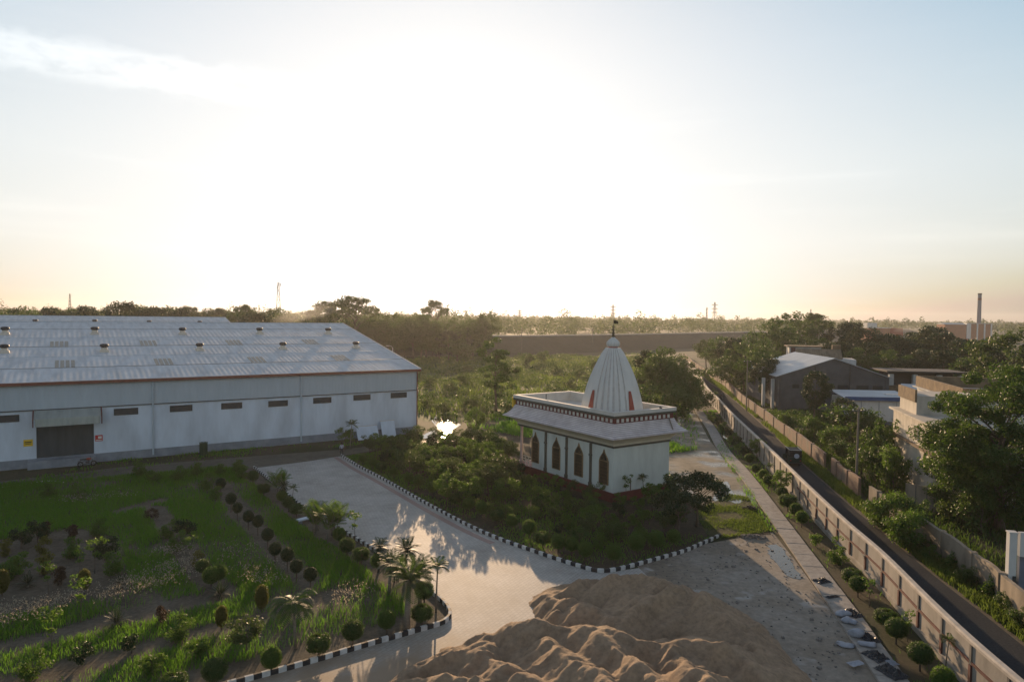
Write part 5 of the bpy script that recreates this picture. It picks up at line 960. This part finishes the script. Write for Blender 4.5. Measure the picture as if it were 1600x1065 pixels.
# field growth
fieldp = [(-45, 165), (-12, 113), (-3, 114), (10, 108), (22, 112), (33, 132), (40, 158), (60, 245), (60, 330), (-60, 260), (-70, 230)]
P = scatter(rg, 75000, -70, 62, 106, 330, fieldp); dd = fnoise(P[:, 0]*.055, P[:, 1]*.055, 31); P = P[rg.random(len(P)) < np.clip((dd-.25)*3, .1, 1)]
hh = .5+2.0*np.clip(fnoise(P[:, 0]*.09, P[:, 1]*.05, 44)-.32, 0, 1)*rg.uniform(.5, 1.3, len(P))
tufts('field_grass', P, hh, rg.uniform(.25, .55, len(P)), 'grass_field', rg, .6, 0., 'rank green growth covering the marshy field')
Cm = []
for _ in range(520):
    while True:
        x, y = rg.uniform(-60, 55), rg.uniform(108, 310)
        if inpoly(np.array([[x, y]]), fieldp)[0]: break
    r = rg.uniform(.7, 1.4)*(1+1.3*(rg.random() < .22)); m_ = int(75*r); d = rg.normal(size=(m_, 3)); d /= np.linalg.norm(d, axis=1)[:, None]; d[:, 2] = abs(d[:, 2]); Cm.append(leafco(np.array([x, y, .2])+d*np.array([r*1.5, r*1.2, r*.8])*rg.uniform(.6, 1.05, (m_, 1)), rg.uniform(.3, .6, m_), rg, .5, .6, d))
o = link('field_scrub', npmesh('field_scrub', np.concatenate(Cm), 4, 'leaf')); o['kind'] = 'stuff'; o['label'] = 'low scrub humps spread through the marshy field'
# verges and rough grass by the road, wall strip, lawn, thicket floor
def verge(name, poly, n_, h, label, mat='grass', w=.06, noise_s=.3, th=.35):
    xs = [a for a, _ in poly]; ys = [b2 for _, b2 in poly]; P = scatter(rg, n_, min(xs), max(xs), min(ys), max(ys), poly)
    P = P[rg.random(len(P)) < np.clip((fnoise(P[:, 0]*noise_s, P[:, 1]*noise_s, 55)-th)*4, .03, 1)]
    tufts(name, P, h*rg.uniform(.5, 1.3, len(P)), w*np.clip(np.hypot(P[:, 0], P[:, 1])/45, .8, 4)*rg.uniform(.7, 1.3, len(P)), mat, rg, .6, .01, label)
off = lambda path, d: [(p[0]+d, p[1]) for p in path]
verge('verge_grass', off(ROADR, .25)+[(p[0]-.15, p[1]) for p in BR][::-1], 330000, .5, 'weeds and grass on the verge between road and brick wall', 'grass_field', .08, .3, .2)
verge('verge_grass', [q_ for q_ in off(ROADR, .2) if q_[1] < 125]+[(p[0]-.12, p[1]) for p in BR if p[1] < 125][::-1], 260000, .36, 'near weeds and grass between road edge and stained wall', 'grass_field', .06, .5, .22)
verge('strip_grass', [(p[0]+.8, p[1]) for p in pc]+[(p[0]-.25, p[1]) for p in WALL if p[1] < 135][::-1], 60000, .3, 'thin weeds on the soil between slab path and boundary wall', 'grass', .05, .35, .5)
verge('lawn_grass', Gs([(1085, 800), (1140, 772), (1168, 776), (1207, 830), (1150, 838), (1110, 845)]), 22000, .16, 'rough lawn beside the slab path below the temple', 'grass_field', .045, .45, .36)
verge('path_edge_grass', Gs([(1128, 690), (1138, 705), (1172, 765), (1215, 832), (1205, 834), (1160, 765), (1120, 700)]), 9000, .35, 'tall grass fringe along the slab path', 'grass', .05, .5, .3)
verge('thicket_grass', [tuple(p) for p in kr[2::4]]+TH[::-1][:0]+Gs([(1060, 830), (1040, 800), (955, 795), (905, 780), (835, 750), (802, 722), (760, 690), (650, 696)]), 120000, .22, 'low green undergrowth on the thicket floor', 'grass', .055, .3, .36)
verge('track_grass', Gs([(-40, 765), (200, 716), (400, 700), (640, 678), (645, 686), (400, 712), (300, 722), (200, 732), (-40, 785)]), 40000, .3, 'rough grass along the warehouse foot', 'grass', .07, .2, .42)
verge('yard_weeds', [(33, 60), (35.5, 68), (44, 120), (49, 141), (60, 175), (95, 175), (75, 60), (60, 30), (31, 30), (32, 44)], 200000, .5, 'rank weeds and undergrowth behind the brick wall', 'leaf', .09, .12, .3)
verge('back_weeds', [(15, 84), (26, 91), (34, 130), (30, 150), (5, 128), (-10, 112), (0, 100)], 60000, .6, 'weeds behind the temple', 'grass', .1, .15, .42)
# ------------------------------------------------------------------ people, vehicles, poles, litter
simple('skin', (.18, .095, .06), .6); simple('shirt', (.50, .50, .58), .85); simple('trousers', (.035, .035, .045), .85); simple('hair', (.012, .01, .009), .6); simple('shirt_dark', (.06, .065, .09), .85)
simple('rickshaw_green', (.012, .035, .028), .4, 0, .15, 3); simple('canvas_black', (.02, .022, .022), .8, 0, .3, 3); simple('chrome', (.6, .6, .6), .25, .9); simple('rubber', (.018, .018, .018), .85); simple('seat_brown', (.05, .03, .02), .6); simple('disc_pale', (.42, .48, .56), .5, 0, .1); simple('lamp_red', (.35, .02, .02), .3); simple('glass_dark', (.03, .035, .04), .08)
def person(label, J, loc, rz, shirt, group=None):
    """J: joint name -> (x, y, z, radius)"""
    t = bpy.data.meshes.new('person'); names = list(J); idx = {k: i for i, k in enumerate(names)}
    E_ = [('pelvis', 'waist'), ('waist', 'chest'), ('chest', 'neck'), ('neck', 'jaw'), ('jaw', 'skull'), ('skull', 'crown')]
    for s in 'lr': E_ += [('pelvis', 'hip'+s), ('hip'+s, 'knee'+s), ('knee'+s, 'ankle'+s), ('ankle'+s, 'toe'+s), ('chest', 'sho'+s), ('sho'+s, 'elb'+s), ('elb'+s, 'wri'+s), ('wri'+s, 'palm'+s)]
    V = [J[k][:3] for k in names]; Rd = [J[k][3] for k in names]; Ed = [(idx[a], idx[b]) for a, b in E_]
    for s in 'lr':
        pm = Vector(J['palm'+s][:3]); w = Vector(J['wri'+s][:3]); d = (pm-w).normalized(); sd = d.cross(Vector((0, 1, 0) if abs(d.y) < .8 else (0, 0, 1))).normalized()
        for k, (o_, ln) in enumerate(((-.030, .075), (-.01, .085), (.01, .08), (.03, .062))):
            V.append(tuple(pm+sd*o_+d*.03)); V.append(tuple(pm+sd*o_+d*(.03+ln)+Vector((0, -.015, 0)))); Rd += [.009, .0075]; Ed += [(idx['palm'+s], len(V)-2), (len(V)-2, len(V)-1)]
        V.append(tuple(pm-d*.01+Vector((0, -.05, 0)))); Rd.append(.0095); Ed.append((idx['palm'+s], len(V)-1))
    t.from_pydata([tuple(v) for v in V], Ed, []); o = link('person', t)
    md = o.modifiers.new('skin', 'SKIN'); md.use_smooth_shade = True
    for i, r in enumerate(Rd): t.skin_vertices[0].data[i].radius = (r, r)
    t.skin_vertices[0].data[idx['pelvis']].use_root = True
    ss = o.modifiers.new('sub', 'SUBSURF'); ss.levels = 1; ss.render_levels = 1
    dg = bpy.context.evaluated_depsgraph_get(); me = bpy.data.meshes.new_from_object(o.evaluated_get(dg)); o.modifiers.clear(); o.data = me
    for m_ in ('skin', shirt, 'trousers', 'rubber'): me.materials.append(MATS[m_])
    zw, zn = J['waist'][2]-.04, J['neck'][2]-.02; le = [Vector(J['elb'+s][:3]) for s in 'lr']; pw = [Vector(J['wri'+s][:3]) for s in 'lr']; pl_ = [Vector(J['palm'+s][:3]) for s in 'lr']; an = [Vector(J['ankle'+s][:3]) for s in 'lr']
    hipz = J['pelvis'][2]
    for f in me.polygons:
        c = f.center
        if min((c-q).length for q in pw+pl_) < .13: k = 0
        elif min((c-q).length for q in an) < .12: k = 3
        elif c.z > zn: k = 0
        elif c.z > zw: k = 1
        else: k = 2
        f.material_index = k
    o.location = (*loc, 0) if len(loc) == 2 else loc; o.rotation_euler = (0, 0, rz); tag(o, label, 'person', group)
    sk = J['skull']; hb = MB().lathe([(.01, .125), (.06, .115), (.092, .07), (.098, .0), (.085, -.05)][::-1], (sk[0], sk[1]+.012, sk[2]+.02), 12); hb.build('hair', 'hair', o, True)
    nb = MB().lathe([(.002, .03), (.016, 0), (.012, -.01)][::-1], (sk[0], sk[1]-.1, sk[2]-.03), 6).box((sk[0]-.034, sk[1]-.09, sk[2]+.005), (.022, .02, .012)).box((sk[0]+.034, sk[1]-.09, sk[2]+.005), (.022, .02, .012)).box((sk[0], sk[1]-.088, sk[2]-.085), (.045, .02, .01)).build('face', 'hair', o)
    return o
def standing(stride=.12):
    J = dict(pelvis=(0, 0, .95, .115), waist=(0, -.01, 1.1, .115), chest=(0, 0, 1.34, .135), neck=(0, .0, 1.5, .055), jaw=(0, -.025, 1.57, .065), skull=(0, -.005, 1.65, .09), crown=(0, 0, 1.71, .06))
    for s, k in (('l', 1), ('r', -1)):
        J['hip'+s] = (k*.09, 0, .9, .095); J['knee'+s] = (k*.1, -k*stride*.7, .5, .062); J['ankle'+s] = (k*.1, -k*stride+.02, .09, .042); J['toe'+s] = (k*.12, -k*stride-.14, .035, .03)
        J['sho'+s] = (k*.19, 0, 1.41, .06); J['elb'+s] = (k*.25, k*.06, 1.13, .042); J['wri'+s] = (k*.25, k*.08-.08, .9, .028); J['palm'+s] = (k*.25, k*.08-.1, .83, .026)
    return J
p = G(534, 713); person('man in pale shirt and dark trousers walking at the far corner of the paved yard', standing(), (p.x, p.y), R_(20), 'shirt')
def wheel(par, x, y, r, w, axis='y'):
    o = MB(); pr = [(r*.62, -w/2), (r*.94, -w/2), (r, -w*.25), (r, w*.25), (r*.94, w/2), (r*.62, w/2)]; n = 20
    for rr_, zz_ in pr+[pr[0]]:
        for k in range(n): a = 2*math.pi*k/n; o.v.append((x+rr_*math.cos(a), y+zz_, r+rr_*math.sin(a)))
    for i in range(len(pr)):
        for k in range(n): o.f.append((i*n+k, i*n+(k+1) % n, (i+1)*n+(k+1) % n, (i+1)*n+k)); o.mi.append(0)
    wl_ = o.build('wheel', 'rubber', par, True); h = MB()
    for k in range(6): a = math.pi*2*k/6; h.tube([(x, y, r), (x+math.cos(a)*r*.66, y, r+math.sin(a)*r*.66)], .018, 4)
    h.tube([(x, y-w*.4, r), (x, y+w*.4, r)], .06, 8); h.build('rim', 'chrome', wl_)
def motorcycle(label, loc, rz):
    t = thing('motorcycle', label, 'motorcycle', loc, rz)
    for x in (-.64, .64): wheel(t, x, 0, .3, .1)
    MB().tube([(.64, 0, .3), (.42, 0, .92), (.36, 0, 1.05)], .035, 6).tube([(.4, 0, .85), (-.1, 0, .35), (-.64, 0, .3)], .03, 6).tube([(.36, 0, .8), (-.2, 0, .72), (-.64, 0, .3)], .025, 6).box((.05, 0, .42), (.36, .24, .3)).build('frame', 'dark_steel', t)
    o = MB().lathe([(.04, -.26), (.13, -.16), (.16, .05), (.12, .2), (.05, .26)], n=12).build('fuel_tank', 'red_niche', t, True)
    o.location = (.14, 0, .82); o.rotation_euler = (0, R_(90), 0)
    MB().box((-.36, 0, .82), (.66, .24, .1), 0, 0, .85).build('seat', 'canvas_black', t); MB().tube([(.34, -.34, 1.06), (.38, 0, 1.02), (.34, .34, 1.06)], .018, 6).build('handlebar', 'chrome', t)
    o = MB().lathe([(.04, -.06), (.09, 0), (.09, .05)], n=12).build('headlight', 'chrome', t); o.location = (.5, 0, .9); o.rotation_euler = (0, R_(90), 0)
    MB().tube([(.1, -.14, .32), (-.3, -.16, .28), (-.8, -.17, .36)], .04, 7).build('exhaust', 'chrome', t); MB().box((-.74, 0, .66), (.3, .14, .04)).box((-.86, 0, .6), (.05, .12, .14)).build('mudguard', 'dark_steel', t); return t
p = G(136, 728); motorcycle('dark motorcycle parked by the loading dock of the warehouse', (p.x, p.y, 0), WANG+R_(8))
# rider on the road
p = Vector((45.7, 148)); rdx = Vector((.19, .98)).normalized(); ra = math.atan2(rdx.y, rdx.x)
motorcycle('motorcycle being ridden away along the road beside the boundary wall', (p.x, p.y, 0), ra)
J = dict(pelvis=(0, .3, .95, .12), waist=(0, .24, 1.1, .12), chest=(0, .14, 1.34, .14), neck=(0, .1, 1.5, .055), jaw=(0, .07, 1.57, .065), skull=(0, .08, 1.65, .09), crown=(0, .08, 1.71, .06))
for s, k in (('l', 1), ('r', -1)):
    J['hip'+s] = (k*.12, .26, .93, .095); J['knee'+s] = (k*.2, -.12, .78, .065); J['ankle'+s] = (k*.2, .05, .38, .042); J['toe'+s] = (k*.22, -.1, .33, .03); J['sho'+s] = (k*.19, .12, 1.41, .06); J['elb'+s] = (k*.3, -.1, 1.22, .042); J['wri'+s] = (k*.31, -.29, 1.1, .028); J['palm'+s] = (k*.31, -.35, 1.08, .026)
person('rider in dark clothes on the motorcycle going away along the road', J, (p.x, p.y), ra+R_(90), 'shirt_dark')
# auto rickshaw seen from behind
def rickshaw(loc, rz):
    t = thing('auto_rickshaw', 'dark green auto rickshaw with a pale round badge driving away on the narrow road', 'rickshaw', loc, rz)
    for x, y in ((-.72, -.5), (-.72, .5), (1.12, 0)): wheel(t, x, y, .21, .11)
    b = MB(); pr = [(-1.22, .34), (-1.22, .95), (-1.12, 1.0), (-.2, .98), (-.15, .42), (.45, .40), (.95, .45), (1.3, .62), (1.36, .85), (1.2, .98), (1.0, .95), (.9, .62), (.9, .3), (-.9, .28)]
    b.extr([(x, -.62 if x < .6 else -.62, z) for x, z in pr[:5]+[(-.15, .3), (-1.1, .28)]], (0, 1.24, 0)); b.build('body', 'rickshaw_green', t)
    MB().box((.35, 0, .35), (1.1, 1.2, .1)).build('floor', 'dark_steel', t); MB().extr([(.82, -.5, .3), (1.25, -.28, .35), (1.34, -.25, .8), (1.1, -.5, 1.0), (.85, -.58, .95)], (0, 1.06, 0)).build('front_cowl', 'rickshaw_green', t)
    hd = MB().extr([(-1.24, -.64, 1.0), (-1.24, -.64, 1.58), (-1.1, -.64, 1.72), (.75, -.64, 1.74), (.95, -.64, 1.66), (.95, -.64, 1.6), (-.3, -.64, 1.62), (-.5, -.64, 1.02)], (0, .04, 0)).extr([(-1.24, .60, 1.0), (-1.24, .60, 1.58), (-1.1, .60, 1.72), (.75, .60, 1.74), (.95, .60, 1.66), (.95, .60, 1.6), (-.3, .60, 1.62), (-.5, .60, 1.02)], (0, .04, 0))
    hd.extr([(-1.1, -.6, 1.72), (.75, -.6, 1.74), (.95, -.6, 1.66), (.95, -.6, 1.61), (.75, -.6, 1.69), (-1.1, -.6, 1.67)], (0, 1.2, 0)).extr([(-1.24, -.6, 1.0), (-1.24, -.6, 1.32), (-1.2, -.6, 1.32), (-1.2, -.6, 1.0)], (0, 1.2, 0)).extr([(-1.24, -.6, 1.5), (-1.24, -.6, 1.6), (-1.1, -.6, 1.72), (-1.08, -.6, 1.66), (-1.2, -.6, 1.52)], (0, 1.2, 0)).build('hood', 'canvas_black', t)
    MB().box((-1.225, 0, 1.41), (.02, 1.14, .17)).build('rear_window', 'glass_dark', t)
    o = MB().lathe([(.26, 0), (.27, .03), (.02, .035)], n=20).build('badge', 'disc_pale', t); o.location = (-1.245, -.1, 1.12); o.rotation_euler = (0, R_(-90), 0)
    for y in (-.5, .5): MB().box((-1.24, y, .62), (.04, .12, .1)).build('tail_light', 'lamp_red', t)
    MB().tube([(-1.1, .62, 1.76), (.8, .62, 1.78)], .028, 6).tube([(-1.1, -.62, 1.76), (.8, -.62, 1.78)], .028, 6).tube([(-1.12, -.62, 1.75), (-1.12, .62, 1.75)], .028, 6).build('roof_rail', 'pale_paint', t)
    MB().extr([(.93, -.58, .95), (.96, -.58, 1.6), (.98, -.58, 1.6), (1.1, -.58, .98)], (0, 1.16, 0)).build('windscreen', 'glass_dark', t)
    MB().box((-.6, 0, .72), (.6, 1.1, .16)).box((-.92, 0, 1.0), (.14, 1.1, .5)).build('rear_seat', 'seat_brown', t); MB().box((.3, 0, .62), (.36, .8, .14)).build('driver_seat', 'seat_brown', t)
    MB().tube([(.9, 0, .6), (.72, 0, 1.02)], .03, 6).tube([(.7, -.3, 1.04), (.7, .3, 1.04)], .02, 6).build('handlebar', 'chrome', t)
    MB().box((-1.0, 0, .28), (.5, 1.3, .1)).box((-1.29, 0, .34), (.06, 1.28, .1)).build('bumper', 'dark_steel', t)
q = G(1238, 737); rk = (33.2-2.6, 77.5)
q = at(1239, 710, 82.5); rickshaw((q.x, 82.5, 0), math.atan2(.985, .17)); bpy.data.objects['auto_rickshaw'].scale = (1.1, 1.1, 1.1)
# poles
def pole(label, bx, by, ytop, r=.13, arm=0, mat='palm_bark', name='utility_pole', Y=None, wires=True):
    p = G(bx, by) if Y is None else at(bx, by, Y).to_2d(); h = CAM_H-(ytop-(494+.0125*(bx-800)))*p.y/FPX; t = thing(name, label, 'pole', (p.x, p.y, 0), R_(10))
    MB().tube([(0, 0, 0), (0, 0, h)], [r, r*.7], 8).build('shaft', mat, t)
    if arm == 1: MB().box((0, 0, h-.35), (1.5, .1, .1)).build('crossarm', 'dark_steel', t); ins = [MB().lathe([(.05, 0), (.05, .12), (.02, .2)], (x, 0, h-.3), 8).build('insulator', 'pale_paint', t) for x in (-.65, .65)]
    if arm == 2: MB().tube([(0, 0, h), (-.5, 0, h+.45), (-1.2, 0, h+.55)], .05, 6).build('arm', mat, t); MB().box((-1.5, 0, h+.52), (.7, .22, .14)).build('lamp_head', 'pale_paint', t)
pole('weathered concrete utility pole on the verge before the vine mounds', 1338, 757, 637, .14, 1)
pole('utility pole on the road verge, straight beside the gabled shed corner', 1166, 642, 562, .13, 1)
pole('thin pole by the brick wall, far along the road near the roadside clump', 1110, 588, 541, .13, 1)
pole('grey street lamp pole in the field just past the warehouse corner', 617, 0, 543, .13, 2, 'pale_paint', 'street_lamp', 190)
pole('thin pole before the embankment, straight above the temple roof terrace', 822, 0, 512, .2, 0, 'post_dark', 'embankment_pole', 300)
pole('thin pole before the embankment beside the temple flag', 935, 0, 513, .22, 0, 'post_dark', 'embankment_pole', 350)
pole('thin pole on the embankment near the roadside clump', 1160, 0, 508, .25, 0, 'post_dark', 'embankment_pole', 480)
pole('slender pole on the far embankment above the paved strip', 1074, 0, 510, .22, 0, 'post_dark', 'embankment_pole', 440)
# litter on the slab path: black tarps, white sacks
simple('tarp_black', (.022, .024, .03), .35, 0, .2, 5); simple('sack_white', (.36, .38, .43), .7, 0, .3, 4, bmp=.3); simple('rubble', (.22, .20, .18), .95, 0, .5, 6)
def tarp(px, py, w, d, label, mat='tarp_black', seed=1, amp=.22, name='tarp', cat='tarp', rz=None, group=None):
    p = G(px, py); n = 26; X, Y = np.meshgrid(np.linspace(-1, 1, n), np.linspace(-1, 1, n)); e = 1-.28*fnoise(np.arctan2(Y, X)*1.4+9, X*0+seed, seed)
    f = fnoise(X*3.2+seed*3, Y*3.2+seed, seed, 4); Z = .02+amp*np.clip(1-np.maximum(abs(X), abs(Y))**3, 0, 1)*(np.abs(f-.5)*2.6+.15)
    V = np.stack([X*e*w/2, Y*e*d/2, Z], -1).reshape(-1, 3); idx = np.arange(n*n).reshape(n, n); F = np.stack([idx[:-1, :-1], idx[:-1, 1:], idx[1:, 1:], idx[1:, :-1]], -1).reshape(-1, 4)
    me = bpy.data.meshes.new(name); me.from_pydata(V.tolist(), [], F.tolist()); me.materials.append(MATS[mat]); o = link(name, me); s = o.modifiers.new('thick', 'SOLIDIFY'); s.thickness = .012
    o.location = (p.x, p.y, .165); o.rotation_euler = (0, 0, R_(-70) if rz is None else rz); tag(o, label, cat, group)
tarp(1284, 911, .9, 1.2, 'black crumpled tarp on the slab path, the one nearest the long puddle', seed=2)
tarp(1300, 936, .35, 1.1, 'narrow strip of black sheet across the slab path', seed=3, amp=.1)
tarp(1333, 963, 1.3, .9, 'black crumpled tarp between the first white sacks on the path', seed=4, amp=.3)
tarp(1354, 1000, 1.5, .9, 'rumpled black tarp beside the white bundled sack', seed=5, amp=.3)
tarp(1368, 1030, 1.3, 1.1, 'wide black tarp spread over the lower slab path', seed=6, amp=.3)
tarp(1392, 1055, 1.6, 1.2, 'big heaped black tarp at the bottom of the slab path', seed=7, amp=.38)
tarp(1337, 1041, .5, .9, 'small white plastic sheet lying on the dirt beside the path', 'sack_white', 8, .06, 'plastic_sheet', 'sheet')
tarp(1393, 1040, .6, .5, 'small grey crumpled sheet beside the big black heap', 'sack_white', 9, .2, 'plastic_sheet', 'sheet')
def sack(px, py, L, w, h, rz, label, seed):
    p = G(px, py); t = MB(); rng = np.random.default_rng(seed); n, m_ = 14, 12
    for i in range(n):
        u = i/(n-1)*2-1; k = (1-abs(u)**3.2)**.5+.12
        for j in range(m_):
            a = 2*math.pi*j/m_; q = k*(1+.75*(float(fnoise(np.array([u*2.3+seed*7+9]), np.array([math.cos(a)*1.3+math.sin(a)*.7+5]), seed, 3)[0])-.5)); s_ = math.sin(a); t.v.append((u*L/2*(1+.12*math.cos(a*2+seed)), math.cos(a)*w/2*q+.1*w*math.sin(u*3+seed), max(.01, h/2+(s_ if s_ > 0 else s_*.9)*h/2*q)))
    for i in range(n-1):
        for j in range(m_): t.f.append((i*m_+j, i*m_+(j+1) % m_, (i+1)*m_+(j+1) % m_, (i+1)*m_+j)); t.mi.append(0)
    t.f += [tuple(range(m_))[::-1], tuple(range((n-1)*m_, n*m_))]; t.mi += [0, 0]
    o = t.build('sack', 'sack_white', None, True); o.location = (p.x, p.y, .16); o.rotation_euler = (0, 0, rz); tag(o, label, 'sack')
sack(1317, 966, .95, .5, .3, .2, 'greyish sack lying on the slab path against a black tarp', 1); sack(1326, 977, .85, .6, .28, -.3, 'white sack in the middle of the slab path, beside the greyish one', 2)
sack(1339, 998, .6, .7, .4, 1.1, 'white bundled sack standing between black tarps', 3); sack(1355, 1013, .9, .42, .22, -.2, 'flat white sack on the path below the bundled one', 4)
p = G(1321, 1009); sack(1321, 1009, .85, .5, .18, -.5, 'white sack fallen off the path onto the dirt', 5); bpy.data.objects['sack.004'].location.z = .0
def heap(px, py, w, d, h, mat, label, name, cat, seed, n=70):
    p = G(px, py); rng = np.random.default_rng(seed); mb = MB()
    for _ in range(n):
        a, r = rng.uniform(0, 6.28), rng.random()**.6; s = rng.uniform(.06, .2); mb.box((math.cos(a)*r*w/2, math.sin(a)*r*d/2, h*(1-r)*.7+s*.3), (s, s*rng.uniform(.5, 1), s*rng.uniform(.4, .8)), rng.uniform(0, 3), 0, rng.uniform(.5, .9))
    o = mb.build(name, mat); o['kind'] = 'stuff'; o.location = (p.x, p.y, 0); o['label'] = label
heap(1176, 839, 2.4, 1.0, .3, 'rubble', 'grey broken rubble at the lawn end beside the path', 'rubble', 'rubble', 1, 120); heap(1172, 795, 1.6, 1.1, .4, 'seat_brown', 'brown heap of dead leaves on the lawn by the path', 'debris', 'debris', 2, 90)
heap(48, 722, 4., 1.2, .35, 'rubble', 'broken rubble against the warehouse foot beside the dock', 'rubble', 'rubble', 3, 120)
rs = np.random.default_rng(12); st_ = MB(); dp = [tuple(p) for p in dirt]
for _ in range(1500):
    x, y = rs.uniform(3, 24), rs.uniform(26, 56)
    if not inpoly(np.array([[x, y]]), dp)[0]: continue
    s = rs.uniform(.03, .11)*(1 if rs.random() < .93 else 2); st_.box((x, y, .012+s*.2), (s*1.3, s, s*.6), rs.uniform(0, 3), 0, .7)
o = st_.build('gravel', 'rubble'); o['kind'] = 'stuff'; o['label'] = 'stones and crumbs strewn over the dirt yard'
# white slab and hose in the garden
p = G(477, 815); t = thing('stone_slab', 'small pale stone slab lying at the garden edge beneath the palm clumps', 'slab', (p.x, p.y, 0), R_(50)); MB().box((0, 0, .3), (1.5, .5, .12), 0, 0, .96).build('top', 'white_paint', t); MB().box((-.5, 0, .12), (.2, .4, .24)).build('foot', 'plinth_grey', t); MB().box((.5, 0, .12), (.2, .4, .24)).build('foot', 'plinth_grey', t)
hose = [Vector((*G(px, py), .06)) for px, py in ((-20, 764), (20, 760), (45, 756), (68, 752), (85, 752), (100, 754))]
tag(MB().tube(hose, .06, 6).build('hose', 'pale_paint'), 'pale hose trailing over the grass below the loading dock', 'hose')
p = G(318, 712); t = thing('tree_guard', 'tall green mesh guard round a young plant by the track', 'guard', (p.x, p.y, 0)); gm = MB()
for k in range(8): a = k*math.pi/4; gm.tube([(math.cos(a)*.45, math.sin(a)*.45, 0), (math.cos(a)*.45, math.sin(a)*.45, 1.7)], .04, 5)
for z in (.3, .75, 1.2, 1.65): gm.tube([(math.cos(k*.52)*.45, math.sin(k*.52)*.45, z) for k in range(13)], .03, 5)
gm.build('cage', simple('guard_green', (.012, .05, .022), .7).name, t); MB().lathe([(.40, .02), (.42, 1.6)], n=12).build('net', 'guard_green', t)
# ------------------------------------------------------------------ smoke and the haze in the air
def volume(name, dens, col, aniso=.4, noisy=None):
    m = bpy.data.materials.new(name); m.use_nodes = True; n = m.node_tree.nodes; l = m.node_tree.links; n.remove(n['Principled BSDF']); v = n.new('ShaderNodeVolumePrincipled')
    v.inputs['Color'].default_value = (*col, 1); v.inputs['Density'].default_value = dens; v.inputs['Anisotropy'].default_value = aniso
    l.new(v.outputs[0], n['Material Output'].inputs['Volume']); MATS[name] = m; return m
volume('haze_air', HAZE_D, (.93, .93, .92), .55)
hz_ = struct(MB().box((0, 1750, 29.5), (7200, 3900, 61)).build('haze', 'haze_air')); hz_['kind'] = 'stuff'
volume('smoke_thin', .013, (.95, .93, .9), .4)
def smoke(px, py, Y, rx_, rz_, label, n=5, seed=1):
    p = at(px, py, Y); bm = bmesh.new(); r = random.Random(seed)
    bmesh.ops.create_icosphere(bm, subdivisions=3, radius=1)
    for v in bm.verts:
        q = v.co.copy(); k = 1+.35*(fnoise(np.array([q.x*1.3+seed+3]), np.array([q.y*1.3+q.z*2+5]), seed)[0]-.5)*2; v.co = Vector((q.x*rx_*k+q.z*rx_*.5, q.y*rx_*.6*k, q.z*rz_*k))
    me = bpy.data.meshes.new('smoke'); bm.to_mesh(me); bm.free(); me.materials.append(MATS['smoke_thin']); o = link('smoke', me); o.location = p; o['kind'] = 'stuff'; o['label'] = label
smoke(455, 497, 215, 6, 3.2, 'thin smoke drifting over the warehouse ridge', 5, 1); smoke(480, 490, 230, 9, 3, 'faint smoke veil under the flat-topped trees', 5, 2)
smoke(1413, 514, 510, 7, 2.5, 'white smoke puff beside the red factory', 5, 3); smoke(1068, 514, 450, 5, 2.5, 'white puff of smoke above the far embankment', 5, 4)
